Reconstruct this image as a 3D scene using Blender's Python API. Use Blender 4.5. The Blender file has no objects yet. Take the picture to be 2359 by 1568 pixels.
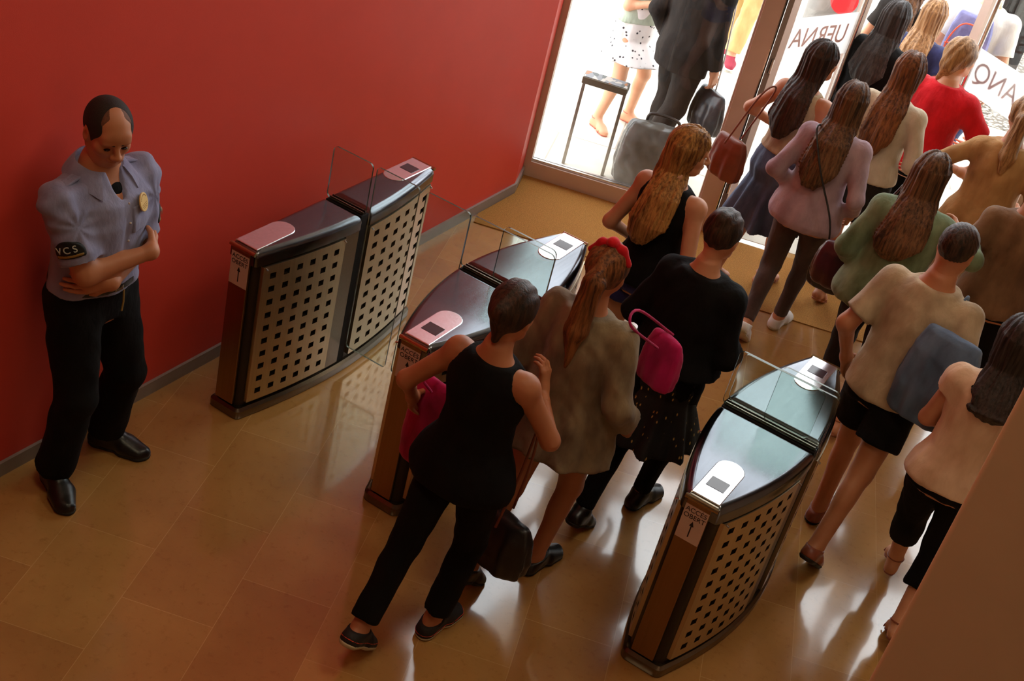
import bpy, math, random
import numpy as np
from mathutils import Vector, Matrix
random.seed(7); np.random.seed(7)
SC = bpy.context.scene
COL = SC.collection
PI = math.pi

# ------------------------------------------------------------------ camera
CAM = np.array([3.600613, -4.924275, 4.084197]); YAW, PITCH, ROLL = 0.420675, -0.567611, 0.256355; FPX = 3052.446
fwd = np.array([-math.sin(YAW)*math.cos(PITCH), math.cos(YAW)*math.cos(PITCH), math.sin(PITCH)])
rt = np.cross(fwd, [0, 0, 1]); rt /= np.linalg.norm(rt); up = np.cross(rt, fwd)
r2 = rt*math.cos(ROLL)+up*math.sin(ROLL); u2 = -rt*math.sin(ROLL)+up*math.cos(ROLL)
cd = bpy.data.cameras.new('camera'); cam = bpy.data.objects.new('camera', cd); COL.objects.link(cam)
M = Matrix(((r2[0], u2[0], -fwd[0], CAM[0]), (r2[1], u2[1], -fwd[1], CAM[1]), (r2[2], u2[2], -fwd[2], CAM[2]), (0, 0, 0, 1)))
cam.matrix_world = M; cd.sensor_width = 36; cd.lens = FPX*36/2359; cd.clip_start = 0.05; cd.clip_end = 300
SC.camera = cam
# ------------------------------------------------------------------ view, sky, lights
SC.view_settings.view_transform = 'Standard'; SC.view_settings.look = 'None'
SC.view_settings.gamma = 1.0; SC.view_settings.use_curve_mapping = False
SC.view_settings.exposure = 0.14
W = bpy.data.worlds.new('daylight'); SC.world = W; W.use_nodes = True
bg = W.node_tree.nodes['Background']; bg.inputs[0].default_value = (0.93, 0.97, 1.0, 1); bg.inputs[1].default_value = 5.3
def area(name, loc, sx, sy, power, color, rot=(0, 0, 0)):
    l = bpy.data.lights.new(name, 'AREA'); l.shape = 'RECTANGLE'; l.size = sx; l.size_y = sy; l.energy = power; l.color = color
    o = bpy.data.objects.new(name, l); COL.objects.link(o); o.location = loc; o.rotation_euler = rot; return o
area('ceiling_lamp', (3.6, 0.2, 6.3), 1.2, 1.2, 40, (1.0, 0.86, 0.66))
area('ceiling_lamp.001', (1.8, -3.0, 6.3), 1.0, 1.0, 30, (1.0, 0.80, 0.50))
area('ceiling_lamp.002', (5.2, -3.4, 6.3), 1.0, 1.0, 12, (1.0, 0.82, 0.56))

# ------------------------------------------------------------------ helpers
def lin(c):
    return tuple(((x/255)/12.92 if x/255 <= 0.04045 else ((x/255+0.055)/1.055)**2.4) for x in c)
def tag(o, label=None, cat=None, group=None, kind=None):
    if label: o['label'] = label
    if cat: o['category'] = cat
    if group: o['group'] = group
    if kind: o['kind'] = kind
    return o
def newmat(name):
    m = bpy.data.materials.new(name); m.use_nodes = True
    return m, m.node_tree.nodes, m.node_tree.links, m.node_tree.nodes['Principled BSDF']
def setin(b, k, v):
    if k in b.inputs: b.inputs[k].default_value = v
def coords(n, l, scale=(1, 1, 1), rot=(0, 0, 0), loc=(0, 0, 0)):
    t = n.new('ShaderNodeTexCoord'); mp = n.new('ShaderNodeMapping')
    mp.inputs['Scale'].default_value = scale; mp.inputs['Rotation'].default_value = rot; mp.inputs['Location'].default_value = loc
    l.new(t.outputs['Object'], mp.inputs['Vector']); return mp.outputs[0]
def noise(n, l, vec, scale, detail=3, rough=0.5):
    t = n.new('ShaderNodeTexNoise'); t.inputs['Scale'].default_value = scale; t.inputs['Detail'].default_value = detail
    t.inputs['Roughness'].default_value = rough; l.new(vec, t.inputs['Vector']); return t.outputs['Fac']
def ramp(n, l, fac, stops):
    r = n.new('ShaderNodeValToRGB'); e = r.color_ramp.elements
    while len(e) < len(stops): e.new(0.5)
    for i, (p, c) in enumerate(stops):
        e[i].position = p; e[i].color = (*c, 1)
    l.new(fac, r.inputs[0]); return r.outputs[0]
def bump(n, l, b, h, strength=0.2, dist=0.01):
    t = n.new('ShaderNodeBump'); t.inputs['Strength'].default_value = strength; t.inputs['Distance'].default_value = dist
    l.new(h, t.inputs['Height']); l.new(t.outputs[0], b.inputs['Normal'])
def mul(c, f): return tuple(min(1, x*f) for x in c)

def plain(name, rgb, rough=0.5, metal=0.0, var=0.12, nscale=14, bmp=0.0, bs=60, spec=None, stretch=(1, 1, 1)):
    m, n, l, b = newmat(name); c = lin(rgb)
    v = coords(n, l, stretch)
    f = noise(n, l, v, nscale, 4)
    l.new(ramp(n, l, f, [(0.3, mul(c, 1-var)), (0.7, mul(c, 1+var))]), b.inputs['Base Color'])
    b.inputs['Roughness'].default_value = rough; b.inputs['Metallic'].default_value = metal
    if spec is not None: setin(b, 'Specular IOR Level', spec)
    if bmp: bump(n, l, b, noise(n, l, v, bs, 3), bmp, 0.004)
    return m
def cloth(name, rgb, rgb2=None, rough=0.9, bmp=0.6):
    m, n, l, b = newmat(name); c = lin(rgb); c2 = lin(rgb2) if rgb2 else mul(c, 0.8)
    v = coords(n, l, (1, 1, 0.45)); f = noise(n, l, v, 9, 4)
    l.new(ramp(n, l, f, [(0.32, c2), (0.68, c)]), b.inputs['Base Color'])
    b.inputs['Roughness'].default_value = rough; setin(b, 'Specular IOR Level', 0.2)
    setin(b, 'Sheen Weight', 0.15 if max(rgb) > 60 else 0.0)
    bump(n, l, b, noise(n, l, v, 22, 4), bmp, 0.012)
    return m
def hairmat(name, dark, light, rough=0.5):
    m, n, l, b = newmat(name)
    v = coords(n, l, (1, 1, 0.07)); f = noise(n, l, v, 85, 4, 0.65)
    v2 = coords(n, l, (1, 1, 0.3)); f2 = noise(n, l, v2, 9, 2)
    mx = n.new('ShaderNodeMath'); mx.operation = 'MULTIPLY_ADD'; mx.inputs[1].default_value = 0.6
    l.new(f2, mx.inputs[0]); l.new(f, mx.inputs[2])
    l.new(ramp(n, l, mx.outputs[0], [(0.62, lin(dark)), (0.98, lin(light))]), b.inputs['Base Color'])
    b.inputs['Roughness'].default_value = rough; setin(b, 'Specular IOR Level', 0.3)
    bump(n, l, b, f, 0.7, 0.006)
    return m
def skinmat(name, rgb):
    m, n, l, b = newmat(name); c = lin(rgb); v = coords(n, l)
    f = noise(n, l, v, 16, 3)
    l.new(ramp(n, l, f, [(0.3, (c[0]*0.92, c[1]*0.84, c[2]*0.8)), (0.7, c)]), b.inputs['Base Color'])
    b.inputs['Roughness'].default_value = 0.5; setin(b, 'Subsurface Weight', 0.02); setin(b, 'Subsurface Radius', (0.02, 0.008, 0.004))
    bump(n, l, b, noise(n, l, v, 180, 2), 0.08, 0.002)
    return m
def emptymat(name, rgb, rough=0.4, metal=0.0): return plain(name, rgb, rough, metal, 0.02)

def link(name, me, parent=None, mats=()):
    o = bpy.data.objects.new(name, me); COL.objects.link(o)
    for m in (mats if isinstance(mats, (list, tuple)) else [mats]): me.materials.append(m)
    if parent is not None: o.parent = parent
    return o
def mesh_from(name, V, F, smooth=False, midx=None):
    me = bpy.data.meshes.new(name)
    V = V.tolist() if hasattr(V, 'tolist') else V; F = F.tolist() if hasattr(F, 'tolist') else F
    me.from_pydata(V, [], F)
    if midx is not None: me.polygons.foreach_set('material_index', list(midx))
    if smooth: me.polygons.foreach_set('use_smooth', [True]*len(me.polygons))
    me.update(); return me
def empty(name, loc, rz=0):
    o = bpy.data.objects.new(name, None); COL.objects.link(o); o.location = loc; o.rotation_euler = (0, 0, rz); o.empty_display_size = 0.1; return o

class MB:
    def __init__(s): s.V = []; s.F = []; s.MI = []; s.mi = 0
    def add(s, V, F):
        b = len(s.V); s.V += [tuple(v) for v in V]; s.F += [tuple(i+b for i in f) for f in F]; s.MI += [s.mi]*len(F); return s
    def box(s, x0, x1, y0, y1, z0, z1, bev=0.0):
        if bev <= 0:
            V = [(x, y, z) for z in (z0, z1) for y in (y0, y1) for x in (x0, x1)]
            return s.add(V, [(0, 2, 3, 1), (4, 5, 7, 6), (0, 1, 5, 4), (2, 6, 7, 3), (0, 4, 6, 2), (1, 3, 7, 5)])
        pts = rrect(x0, x1, y0, y1, bev, 3)
        rings = [(bev*0.9, z0), (0, z0+bev), (0, z1-bev), (bev*0.35, z1-bev*0.3), (bev, z1)]
        return s.stack([inset(pts, d) for d, z in rings], [z for d, z in rings])
    def stack(s, loops, zs, cap=True):
        n = len(loops[0]); V = []; F = []
        for lp, z in zip(loops, zs): V += [(p[0], p[1], z) for p in lp]
        for i in range(len(loops)-1):
            for j in range(n):
                a = i*n+j; b = i*n+(j+1) % n; F.append((a, b, b+n, a+n))
        if cap:
            F.append(tuple(range(n-1, -1, -1))); F.append(tuple((len(loops)-1)*n+j for j in range(n)))
        return s.add(V, F)
    def tube(s, path, r, n=10, cap=True):
        P = [np.array(p, float) for p in path]; rr = r if isinstance(r, (list, tuple)) else [r]*len(P)
        V = []; F = []; t0 = P[1]-P[0]; ref = np.array([0, 0, 1.0]) if abs(t0[2]) < 0.9*np.linalg.norm(t0) else np.array([1.0, 0, 0])
        for i, p in enumerate(P):
            t = P[min(i+1, len(P)-1)]-P[max(i-1, 0)]; t = t/(np.linalg.norm(t)+1e-9)
            a = ref-t*(ref@t); a /= np.linalg.norm(a)+1e-9; b = np.cross(t, a); ref = a
            for j in range(n):
                th = 2*PI*j/n; V.append(p+rr[i]*(math.cos(th)*a+math.sin(th)*b))
        for i in range(len(P)-1):
            for j in range(n):
                k = (j+1) % n; F.append((i*n+j, i*n+k, (i+1)*n+k, (i+1)*n+j))
        if cap: F.append(tuple(range(n-1, -1, -1))); F.append(tuple((len(P)-1)*n+j for j in range(n)))
        return s.add(V, F)
    def xf(s, Mt):
        s.V = [tuple(Mt @ Vector(v)) for v in s.V]; return s
    def build(s, name, mats, parent=None, smooth=False):
        me = mesh_from(name, s.V, s.F, smooth, s.MI); return link(name, me, parent, mats)
def rrect(x0, x1, y0, y1, r, k=4):
    P = []
    for cx, cy, a in ((x1-r, y1-r, 0), (x0+r, y1-r, 90), (x0+r, y0+r, 180), (x1-r, y0+r, 270)):
        for i in range(k+1):
            t = math.radians(a+90*i/k); P.append((cx+r*math.cos(t), cy+r*math.sin(t)))
    return P
def inset(P, d):
    n = len(P); out = []
    for i in range(n):
        a = np.array(P[i-1]); b = np.array(P[i]); c = np.array(P[(i+1) % n])
        t1 = b-a; t2 = c-b; t1 = t1/(np.linalg.norm(t1)+1e-9); t2 = t2/(np.linalg.norm(t2)+1e-9)
        n1 = np.array([-t1[1], t1[0]]); n2 = np.array([-t2[1], t2[0]]); m = n1+n2; m /= np.linalg.norm(m)+1e-9
        out.append(tuple(b+m*d/max(0.4, m@n1)))
    return out
def weighted(o, ang=35):
    o.data.polygons.foreach_set('use_smooth', [True]*len(o.data.polygons))
    try: o.data.set_sharp_from_angle(angle=math.radians(ang))
    except Exception: pass
    return o

# ------------------------------------------------------------------ implicit surfaces
class Fld:
    def __init__(s): s.P = []
    def seg(s, a, b, ra, rb=None, k=0.02, op='u'):
        a = np.array(a, float); b = np.array(b, float); rb = ra if rb is None else rb; ab = b-a; L = ab@ab+1e-12
        def f(X, Y, Z):
            t = np.clip(((X-a[0])*ab[0]+(Y-a[1])*ab[1]+(Z-a[2])*ab[2])/L, 0, 1)
            return np.sqrt((X-a[0]-t*ab[0])**2+(Y-a[1]-t*ab[1])**2+(Z-a[2]-t*ab[2])**2)-(ra+(rb-ra)*t)
        r = max(ra, rb); s.P.append((op, f, np.minimum(a, b)-r, np.maximum(a, b)+r, k)); return s
    def ell(s, c, r, R=None, k=0.02, op='u'):
        c = np.array(c, float); r = np.array(r, float); R = np.eye(3) if R is None else np.array(R, float)   # rows of R = local axes
        def f(X, Y, Z):
            x, y, z = X-c[0], Y-c[1], Z-c[2]; k0 = 0; k1 = 0
            for i in range(3):
                q = (x*R[i, 0]+y*R[i, 1]+z*R[i, 2]); k0 = k0+(q/r[i])**2; k1 = k1+(q/r[i]**2)**2
            k0 = np.sqrt(k0); return k0*(k0-1)/(np.sqrt(k1)+1e-9)
        m = np.sqrt(((R*r[:, None])**2).sum(0)); s.P.append((op, f, c-m, c+m, k)); return s
    def loft(s, st, fx, k=0.02, op='u', rip=None, pw=2.0):
        """st: (x, y, z, half width, half depth) ascending z; fx = heading; rip = (n, amp at bottom, amp at top, phase)"""
        st = sorted(st, key=lambda q: q[2]); A = np.array(st, float); zs = A[:, 2]; ch, sh = math.cos(fx), math.sin(fx)
        def f(X, Y, Z):
            zc = np.clip(Z, zs[0], zs[-1]); g = lambda i: np.interp(zc, zs, A[:, i])
            dx = X-g(0); dy = Y-g(1); u = dx*ch+dy*sh; v = -dx*sh+dy*ch; a = g(3); b = g(4)
            if rip:
                th = np.arctan2(v/a, u/b); t = (zc-zs[0])/(zs[-1]-zs[0]); am = rip[1]+(rip[2]-rip[1])*t
                q = 1+am*(np.sin(rip[0]*th+rip[3])+0.5*np.sin((rip[0]*1.7//1+1)*th+2*rip[3])); a = a*q; b = b*q
            k0 = (np.abs(v/a)**pw+np.abs(u/b)**pw)**(1/pw)
            d = (k0-1)*np.minimum(a, b)
            return np.maximum(d, np.maximum(zs[0]-Z, Z-zs[-1]))
        m = max(A[:, 3].max(), A[:, 4].max())*(1.25 if rip else 1.0)
        lo = np.array([A[:, 0].min()-m, A[:, 1].min()-m, zs[0]]); hi = np.array([A[:, 0].max()+m, A[:, 1].max()+m, zs[-1]])
        s.P.append((op, f, lo, hi, k)); return s
    def cut(s, p, n, k=0.004):     # remove everything on the side n points to
        p = np.array(p, float); n = np.array(n, float); n /= np.linalg.norm(n)
        f = lambda X, Y, Z: (X-p[0])*n[0]+(Y-p[1])*n[1]+(Z-p[2])*n[2]
        s.P.append(('c', f, None, None, k)); return s
    def mesh(s, h, smooth_it=1, disp=None, box=None):
        if box is None:
            lo = np.min([q[2] for q in s.P if q[0] == 'u'], 0)-3*h; hi = np.max([q[3] for q in s.P if q[0] == 'u'], 0)+3*h
        else: lo, hi = np.array(box[0], float), np.array(box[1], float)
        n = np.ceil((hi-lo)/h).astype(int)+1
        ax = [lo[i]+h*np.arange(n[i]) for i in range(3)]; D = np.full(tuple(n), 1.0, dtype=np.float64)
        for op, f, l, u, k in s.P:
            if op == 'c': sl = (slice(None),)*3
            else:
                m = k+2.5*h; i0 = np.clip(np.floor((l-m-lo)/h).astype(int), 0, n-1); i1 = np.clip(np.ceil((u+m-lo)/h).astype(int)+1, 1, n)
                if (i1 <= i0).any(): continue
                sl = tuple(slice(i0[i], i1[i]) for i in range(3))
            d = f(ax[0][sl[0]][:, None, None], ax[1][sl[1]][None, :, None], ax[2][sl[2]][None, None, :]); a = D[sl]
            k = max(k, 1e-5)
            if op == 'u': q = np.maximum(k-np.abs(a-d), 0)/k; D[sl] = np.minimum(a, d)-q*q*k*0.25
            elif op == 's': q = np.maximum(k-np.abs(a+d), 0)/k; D[sl] = np.maximum(a, -d)+q*q*k*0.25
            else: q = np.maximum(k-np.abs(a-d), 0)/k; D[sl] = np.maximum(a, d)+q*q*k*0.25
        D[0] = D[-1] = 1; D[:, 0] = D[:, -1] = 1; D[:, :, 0] = D[:, :, -1] = 1
        V, F = nets(D); V = lo+V*h
        if len(V) == 0: return np.zeros((0, 3)), np.zeros((0, 4), int)
        for _ in range(smooth_it): V = relax(V, F)
        if disp is not None:
            N = vnorm(V, F); V = V+N*disp(V)[:, None]
        return V, F
def nets(D):
    I = D < 0; c = np.zeros(tuple(np.array(D.shape)-1), dtype=int)
    nx, ny, nz = D.shape
    cor = [(i, j, k) for i in (0, 1) for j in (0, 1) for k in (0, 1)]
    sub = lambda A, q: A[q[0]:nx-1+q[0], q[1]:ny-1+q[1], q[2]:nz-1+q[2]]
    for q in cor: c += sub(I, q)
    act = (c > 0) & (c < 8); idx = np.full(c.shape, -1, dtype=int); cells = np.argwhere(act); idx[act] = np.arange(len(cells))
    vals = {q: D[cells[:, 0]+q[0], cells[:, 1]+q[1], cells[:, 2]+q[2]] for q in cor}
    P = np.zeros((len(cells), 3)); cnt = np.zeros(len(cells))
    for q in cor:
        for a in range(3):
            if q[a] == 0:
                r = tuple(q[i]+(1 if i == a else 0) for i in range(3)); v0, v1 = vals[q], vals[r]; m = (v0 < 0) != (v1 < 0)
                t = np.where(m, v0/(v0-v1+1e-30), 0); pt = np.tile(np.array(q, float), (len(cells), 1)); pt[:, a] += t
                P[m] += pt[m]; cnt[m] += 1
    V = cells+P/np.maximum(cnt, 1)[:, None]; F = []
    for a in range(3):
        b, cc = (a+1) % 3, (a+2) % 3
        s0 = [slice(0, D.shape[i]) for i in range(3)]; s1 = list(s0); s0[a] = slice(0, D.shape[a]-1); s1[a] = slice(1, D.shape[a])
        A, B = I[tuple(s0)], I[tuple(s1)]; e = np.argwhere(A != B)
        e = e[(e[:, b] > 0) & (e[:, cc] > 0) & (e[:, b] < D.shape[b]-1) & (e[:, cc] < D.shape[cc]-1)]
        ins = A[e[:, 0], e[:, 1], e[:, 2]]
        def at(db, dc):
            q = e.copy(); q[:, b] -= db; q[:, cc] -= dc; return idx[q[:, 0], q[:, 1], q[:, 2]]
        q4 = np.stack([at(1, 1), at(0, 1), at(0, 0), at(1, 0)], 1)
        q4[~ins] = q4[~ins][:, ::-1]; F.append(q4)
    F = np.concatenate(F); return V, F[(F >= 0).all(1)]
def relax(V, F, w=0.5):
    S = np.zeros_like(V); C = np.zeros(len(V))
    for i in range(4):
        a, b = F[:, i], F[:, (i+1) % 4]
        np.add.at(S, a, V[b]); np.add.at(S, b, V[a]); np.add.at(C, a, 1); np.add.at(C, b, 1)
    return V*(1-w)+w*S/np.maximum(C, 1)[:, None]
def vnorm(V, F):
    n = np.cross(V[F[:, 2]]-V[F[:, 0]], V[F[:, 3]]-V[F[:, 1]]); N = np.zeros_like(V)
    for i in range(4): np.add.at(N, F[:, i], n)
    return N/(np.linalg.norm(N, axis=1)[:, None]+1e-12)
def join(parts):
    V = []; F = []; b = 0
    for v, f in parts:
        V.append(v); F.append(f+b); b += len(v)
    return np.concatenate(V), np.concatenate(F)
def folds(amp, seed=0, sz=(1, 1, 1)):
    rs = np.random.RandomState(seed); W_ = [(rs.normal(size=3)*np.array([1, 1, 0.45])*q, rs.rand()*6.28, 1/(1+i*0.25)) for i, q in enumerate((10, 14, 19, 26, 33, 41))]
    def f(V):
        r = 0
        for w_, ph, a in W_: r = r+a*np.sin(V@w_+ph+1.3*np.sin(V@(w_[[1, 2, 0]]*0.7)))
        return amp*(np.abs(r)**0.8*np.sign(r))*0.4
    return f
def fobj(name, vf, root, mats, parent):
    V, F = vf
    return link(name, mesh_from(name, V-root, F, True), parent, mats)

# ------------------------------------------------------------------ materials
PH = 0.330732; CW = np.array([-0.125412, 2.833436, 0.0]); WD = np.array([math.cos(PH), math.sin(PH), 0.0]); WN = np.array([-WD[1], WD[0], 0.0])   # facade line and its outward normal
def floor_mat():
    m, n, l, b = newmat('limestone_tiles')
    t = n.new('ShaderNodeTexCoord'); mp = n.new('ShaderNodeMapping'); mp.vector_type = 'TEXTURE'
    # brick rows run along the facade normal: texture x = v, texture y = u
    mp.inputs['Rotation'].default_value = (0, 0, PH+PI/2); l.new(t.outputs['Object'], mp.inputs['Vector'])
    ad = n.new('ShaderNodeVectorMath'); ad.operation = 'ADD'; ad.inputs[1].default_value = (0.943+0.615*10, 0.597+0.3965*21, 0); l.new(mp.outputs[0], ad.inputs[0])
    def brick(c1, c2, mo, bias=0.0):
        k = n.new('ShaderNodeTexBrick'); k.offset = 0.5; k.inputs['Scale'].default_value = 1.0; k.inputs['Brick Width'].default_value = 0.615; k.inputs['Row Height'].default_value = 0.3965
        k.inputs['Mortar Size'].default_value = 0.0016; k.inputs['Mortar Smooth'].default_value = 0.2; k.inputs['Bias'].default_value = bias
        k.inputs['Color1'].default_value = (*c1, 1); k.inputs['Color2'].default_value = (*c2, 1); k.inputs['Mortar'].default_value = (*mo, 1)
        l.new(ad.outputs[0], k.inputs['Vector']); return k
    k = brick(lin((192, 146, 84)), lin((174, 126, 72)), lin((204, 164, 106)))
    v = coords(n, l); f = noise(n, l, v, 3.2, 6, 0.62); g = noise(n, l, v, 26, 5, 0.7)
    mx = n.new('ShaderNodeMix'); mx.data_type = 'RGBA'; mx.blend_type = 'MULTIPLY'; mx.inputs[0].default_value = 0.75
    l.new(k.outputs['Color'], mx.inputs[6]); l.new(ramp(n, l, f, [(0.32, (0.78, 0.72, 0.66)), (0.72, (1.0, 0.98, 0.92))]), mx.inputs[7])
    m2 = n.new('ShaderNodeMix'); m2.data_type = 'RGBA'; m2.blend_type = 'MULTIPLY'; m2.inputs[0].default_value = 0.7
    l.new(mx.outputs[2], m2.inputs[6]); l.new(ramp(n, l, g, [(0.28, (0.72, 0.66, 0.58)), (0.45, (1, 1, 1))]), m2.inputs[7])
    l.new(m2.outputs[2], b.inputs['Base Color'])
    rr = n.new('ShaderNodeMapRange'); rr.inputs[3].default_value = 0.12; rr.inputs[4].default_value = 0.22; l.new(f, rr.inputs[0]); l.new(rr.outputs[0], b.inputs['Roughness'])
    b.inputs['IOR'].default_value = 1.62; setin(b, 'Coat Weight', 0.9); setin(b, 'Coat Roughness', 0.07); bump(n, l, b, noise(n, l, v, 5, 3), 0.04, 0.01)
    return m
M_floor = floor_mat()
M_mat = plain('coir_mat', (176, 126, 66), 0.95, 0, 0.3, 160, 0.9, 420, 0.1)
M_red = plain('red_paint', (222, 72, 56), 0.46, 0, 0.03, 3, 0.08, 220, 0.35)
M_cream = plain('cream_wall_paint', (158, 130, 100), 0.8, 0, 0.03, 3, 0.08, 120)
M_column = plain('beige_column_paint', (232, 204, 166), 0.75, 0, 0.03, 5, 0.08, 90)
M_white = plain('ceiling_paint', (150, 134, 112), 0.85, 0, 0.02)
M_base = plain('grey_baseboard', (150, 140, 132), 0.4, 0.2, 0.05)
M_frame = plain('brown_aluminium', (212, 190, 176), 0.42, 0.1, 0.04, 8)
M_seal = plain('dark_seal', (40, 34, 30), 0.6)
M_chrome = plain('bright_trim', (205, 200, 196), 0.22, 0.95, 0.03)
M_out = None
def outmat():
    m, n, l, b = newmat('pale_paving')
    k = n.new('ShaderNodeTexBrick'); k.inputs['Scale'].default_value = 1; k.inputs['Brick Width'].default_value = 0.9; k.inputs['Row Height'].default_value = 0.6; k.inputs['Mortar Size'].default_value = 0.006
    k.inputs['Color1'].default_value = (*lin((226, 220, 206)), 1); k.inputs['Color2'].default_value = (*lin((214, 207, 192)), 1); k.inputs['Mortar'].default_value = (*lin((170, 160, 146)), 1)
    mp = coords(n, l, (1, 1, 1), (0, 0, -PH)); l.new(mp, k.inputs['Vector']); f = noise(n, l, mp, 5, 5)
    mx = n.new('ShaderNodeMix'); mx.data_type = 'RGBA'; mx.blend_type = 'MULTIPLY'; mx.inputs[0].default_value = 0.4
    l.new(k.outputs['Color'], mx.inputs[6]); l.new(ramp(n, l, f, [(0.3, (0.7, 0.66, 0.6)), (0.6, (1, 1, 1))]), mx.inputs[7]); l.new(mx.outputs[2], b.inputs['Base Color']); b.inputs['Roughness'].default_value = 0.8
    return m
M_out = outmat()
def pebble():
    m, n, l, b = newmat('pebble_paving'); v = coords(n, l); k = n.new('ShaderNodeTexVoronoi'); k.inputs['Scale'].default_value = 26; l.new(v, k.inputs['Vector'])
    l.new(ramp(n, l, k.outputs['Distance'], [(0.25, lin((190, 178, 158))), (0.62, lin((84, 74, 62)))]), b.inputs['Base Color']); b.inputs['Roughness'].default_value = 0.8; bump(n, l, b, k.outputs['Distance'], 0.5, 0.01); return m
M_pebble = pebble()
def steel(name, rgb, rough, stretch=(1, 1, 1), var=0.06):
    m, n, l, b = newmat(name); c = lin(rgb); v = coords(n, l, stretch); f = noise(n, l, v, 90, 3)
    l.new(ramp(n, l, f, [(0.3, mul(c, 1-var)), (0.7, mul(c, 1+var))]), b.inputs['Base Color']); b.inputs['Metallic'].default_value = 1.0
    r = n.new('ShaderNodeMapRange'); r.inputs[3].default_value = rough*0.85; r.inputs[4].default_value = rough*1.2; l.new(f, r.inputs[0]); l.new(r.outputs[0], b.inputs['Roughness'])
    return m
M_hood = steel('brushed_steel', (112, 114, 120), 0.20, (1, 0.05, 1))
M_edge = steel('polished_edge', (176, 156, 122), 0.18)
M_panel = steel('satin_champagne_steel', (196, 180, 150), 0.36, (1, 1, 0.05))
M_endp = steel('bronze_steel', (150, 118, 82), 0.34, (1, 1, 0.05))
M_dark = plain('dark_graphite', (52, 44, 36), 0.38, 0.6, 0.06)
M_hole = plain('black_recess', (14, 10, 8), 0.9)
M_plinth = steel('plinth_steel', (120, 108, 92), 0.3)
M_pad = steel('polished_reader_plate', (236, 232, 236), 0.20)
M_screen = plain('dark_reader_glass', (66, 52, 60), 0.15, 0, 0.01)
M_paper = plain('sticker_paper', (208, 178, 160), 0.55, 0, 0.02)
M_ink = plain('black_ink', (30, 22, 20), 0.6)
def glassmat(name, tint, refl=0.05, rough=0.0):
    m = bpy.data.materials.new(name); m.use_nodes = True; n = m.node_tree.nodes; l = m.node_tree.links; n.clear()
    o = n.new('ShaderNodeOutputMaterial'); t = n.new('ShaderNodeBsdfTransparent'); g = n.new('ShaderNodeBsdfGlossy'); mx = n.new('ShaderNodeMixShader')
    lw = n.new('ShaderNodeLayerWeight'); pw = n.new('ShaderNodeMath'); pw.operation = 'POWER'; pw.inputs[1].default_value = 5; lw.inputs[0].default_value = 0.5
    ma = n.new('ShaderNodeMath'); ma.operation = 'MULTIPLY_ADD'; ma.inputs[1].default_value = 0.9; ma.inputs[2].default_value = refl
    t.inputs[0].default_value = (*tint, 1); g.inputs['Roughness'].default_value = rough
    l.new(lw.outputs['Facing'], pw.inputs[0]); l.new(pw.outputs[0], ma.inputs[0])
    l.new(ma.outputs[0], mx.inputs[0]); l.new(t.outputs[0], mx.inputs[1]); l.new(g.outputs[0], mx.inputs[2]); l.new(mx.outputs[0], o.inputs[0]); return m
M_glass = glassmat('clear_glass', (0.93, 0.97, 0.95))
M_gedge = plain('glass_edge_green', (70, 74, 60), 0.2, 0.2, 0.02)
M_window = glassmat('window_glass', (0.93, 0.94, 0.94))
def frost():
    m = bpy.data.materials.new('frosted_band'); m.use_nodes = True; n = m.node_tree.nodes; l = m.node_tree.links; n.clear()
    o = n.new('ShaderNodeOutputMaterial'); a = n.new('ShaderNodeBsdfTranslucent'); d = n.new('ShaderNodeBsdfDiffuse'); t = n.new('ShaderNodeBsdfTransparent'); m1 = n.new('ShaderNodeMixShader'); m2 = n.new('ShaderNodeMixShader')
    a.inputs[0].default_value = (0.9, 0.88, 0.87, 1); d.inputs[0].default_value = (0.85, 0.83, 0.82, 1); m1.inputs[0].default_value = 0.4; m2.inputs[0].default_value = 0.12
    l.new(a.outputs[0], m1.inputs[1]); l.new(d.outputs[0], m1.inputs[2]); l.new(m1.outputs[0], m2.inputs[1]); l.new(t.outputs[0], m2.inputs[2]); l.new(m2.outputs[0], o.inputs[0]); return m
M_frost = frost()
M_letter = plain('rose_grey_letters', (212, 176, 168), 0.6)

# ------------------------------------------------------------------ setting
def struct(name, o, label): return tag(o, label, 'structure', None, 'structure')
def at(s, d=0.0, z=0.0): return CW+WD*s+WN*d+np.array([0, 0, z])     # along the facade, outward, up
MF = Matrix(((WD[0], WN[0], 0, CW[0]), (WD[1], WN[1], 0, CW[1]), (0, 0, 1, 0), (0, 0, 0, 1)))     # facade frame
FEND = 8.0
pe = at(FEND)
def stext(o, kind='structure'): return o
b = MB(); b.add([(0, -8, 0), (pe[0], -8, 0), (pe[0], pe[1], 0), (CW[0], CW[1], 0), (0, 2.5, 0), (0, -8, -0.2), (pe[0], -8, -0.2), (pe[0], pe[1], -0.2), (CW[0], CW[1], -0.2), (0, 2.5, -0.2)],
          [(0, 1, 2, 3, 4), (9, 8, 7, 6, 5), (0, 5, 6, 1), (1, 6, 7, 2), (2, 7, 8, 3), (3, 8, 9, 4), (4, 9, 5, 0)])
struct('floor', b.build('floor', M_floor), 'polished yellow limestone floor of long staggered slabs in the entrance hall')
HT = 6.5
b = MB(); b.box(-0.25, 0, -8, 2.5, 0, HT)
b.add([(0, 2.5, 0), (CW[0]+0.0, CW[1], 0), (-0.35, CW[1], 0), (-0.25, 2.5, 0), (0, 2.5, HT), (CW[0], CW[1], HT), (-0.35, CW[1], HT), (-0.25, 2.5, HT)], [(3, 2, 1, 0), (4, 5, 6, 7), (0, 1, 5, 4), (1, 2, 6, 5), (2, 3, 7, 6)])
struct('wall_left', b.build('wall_left', M_red), 'tall matt red painted wall behind the guard')
b = MB(); b.box(-0.25, pe[0]+0.2, -8.2, -8, 0, HT); struct('wall_back', b.build('wall_back', M_cream), 'cream back wall of the hall')
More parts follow.
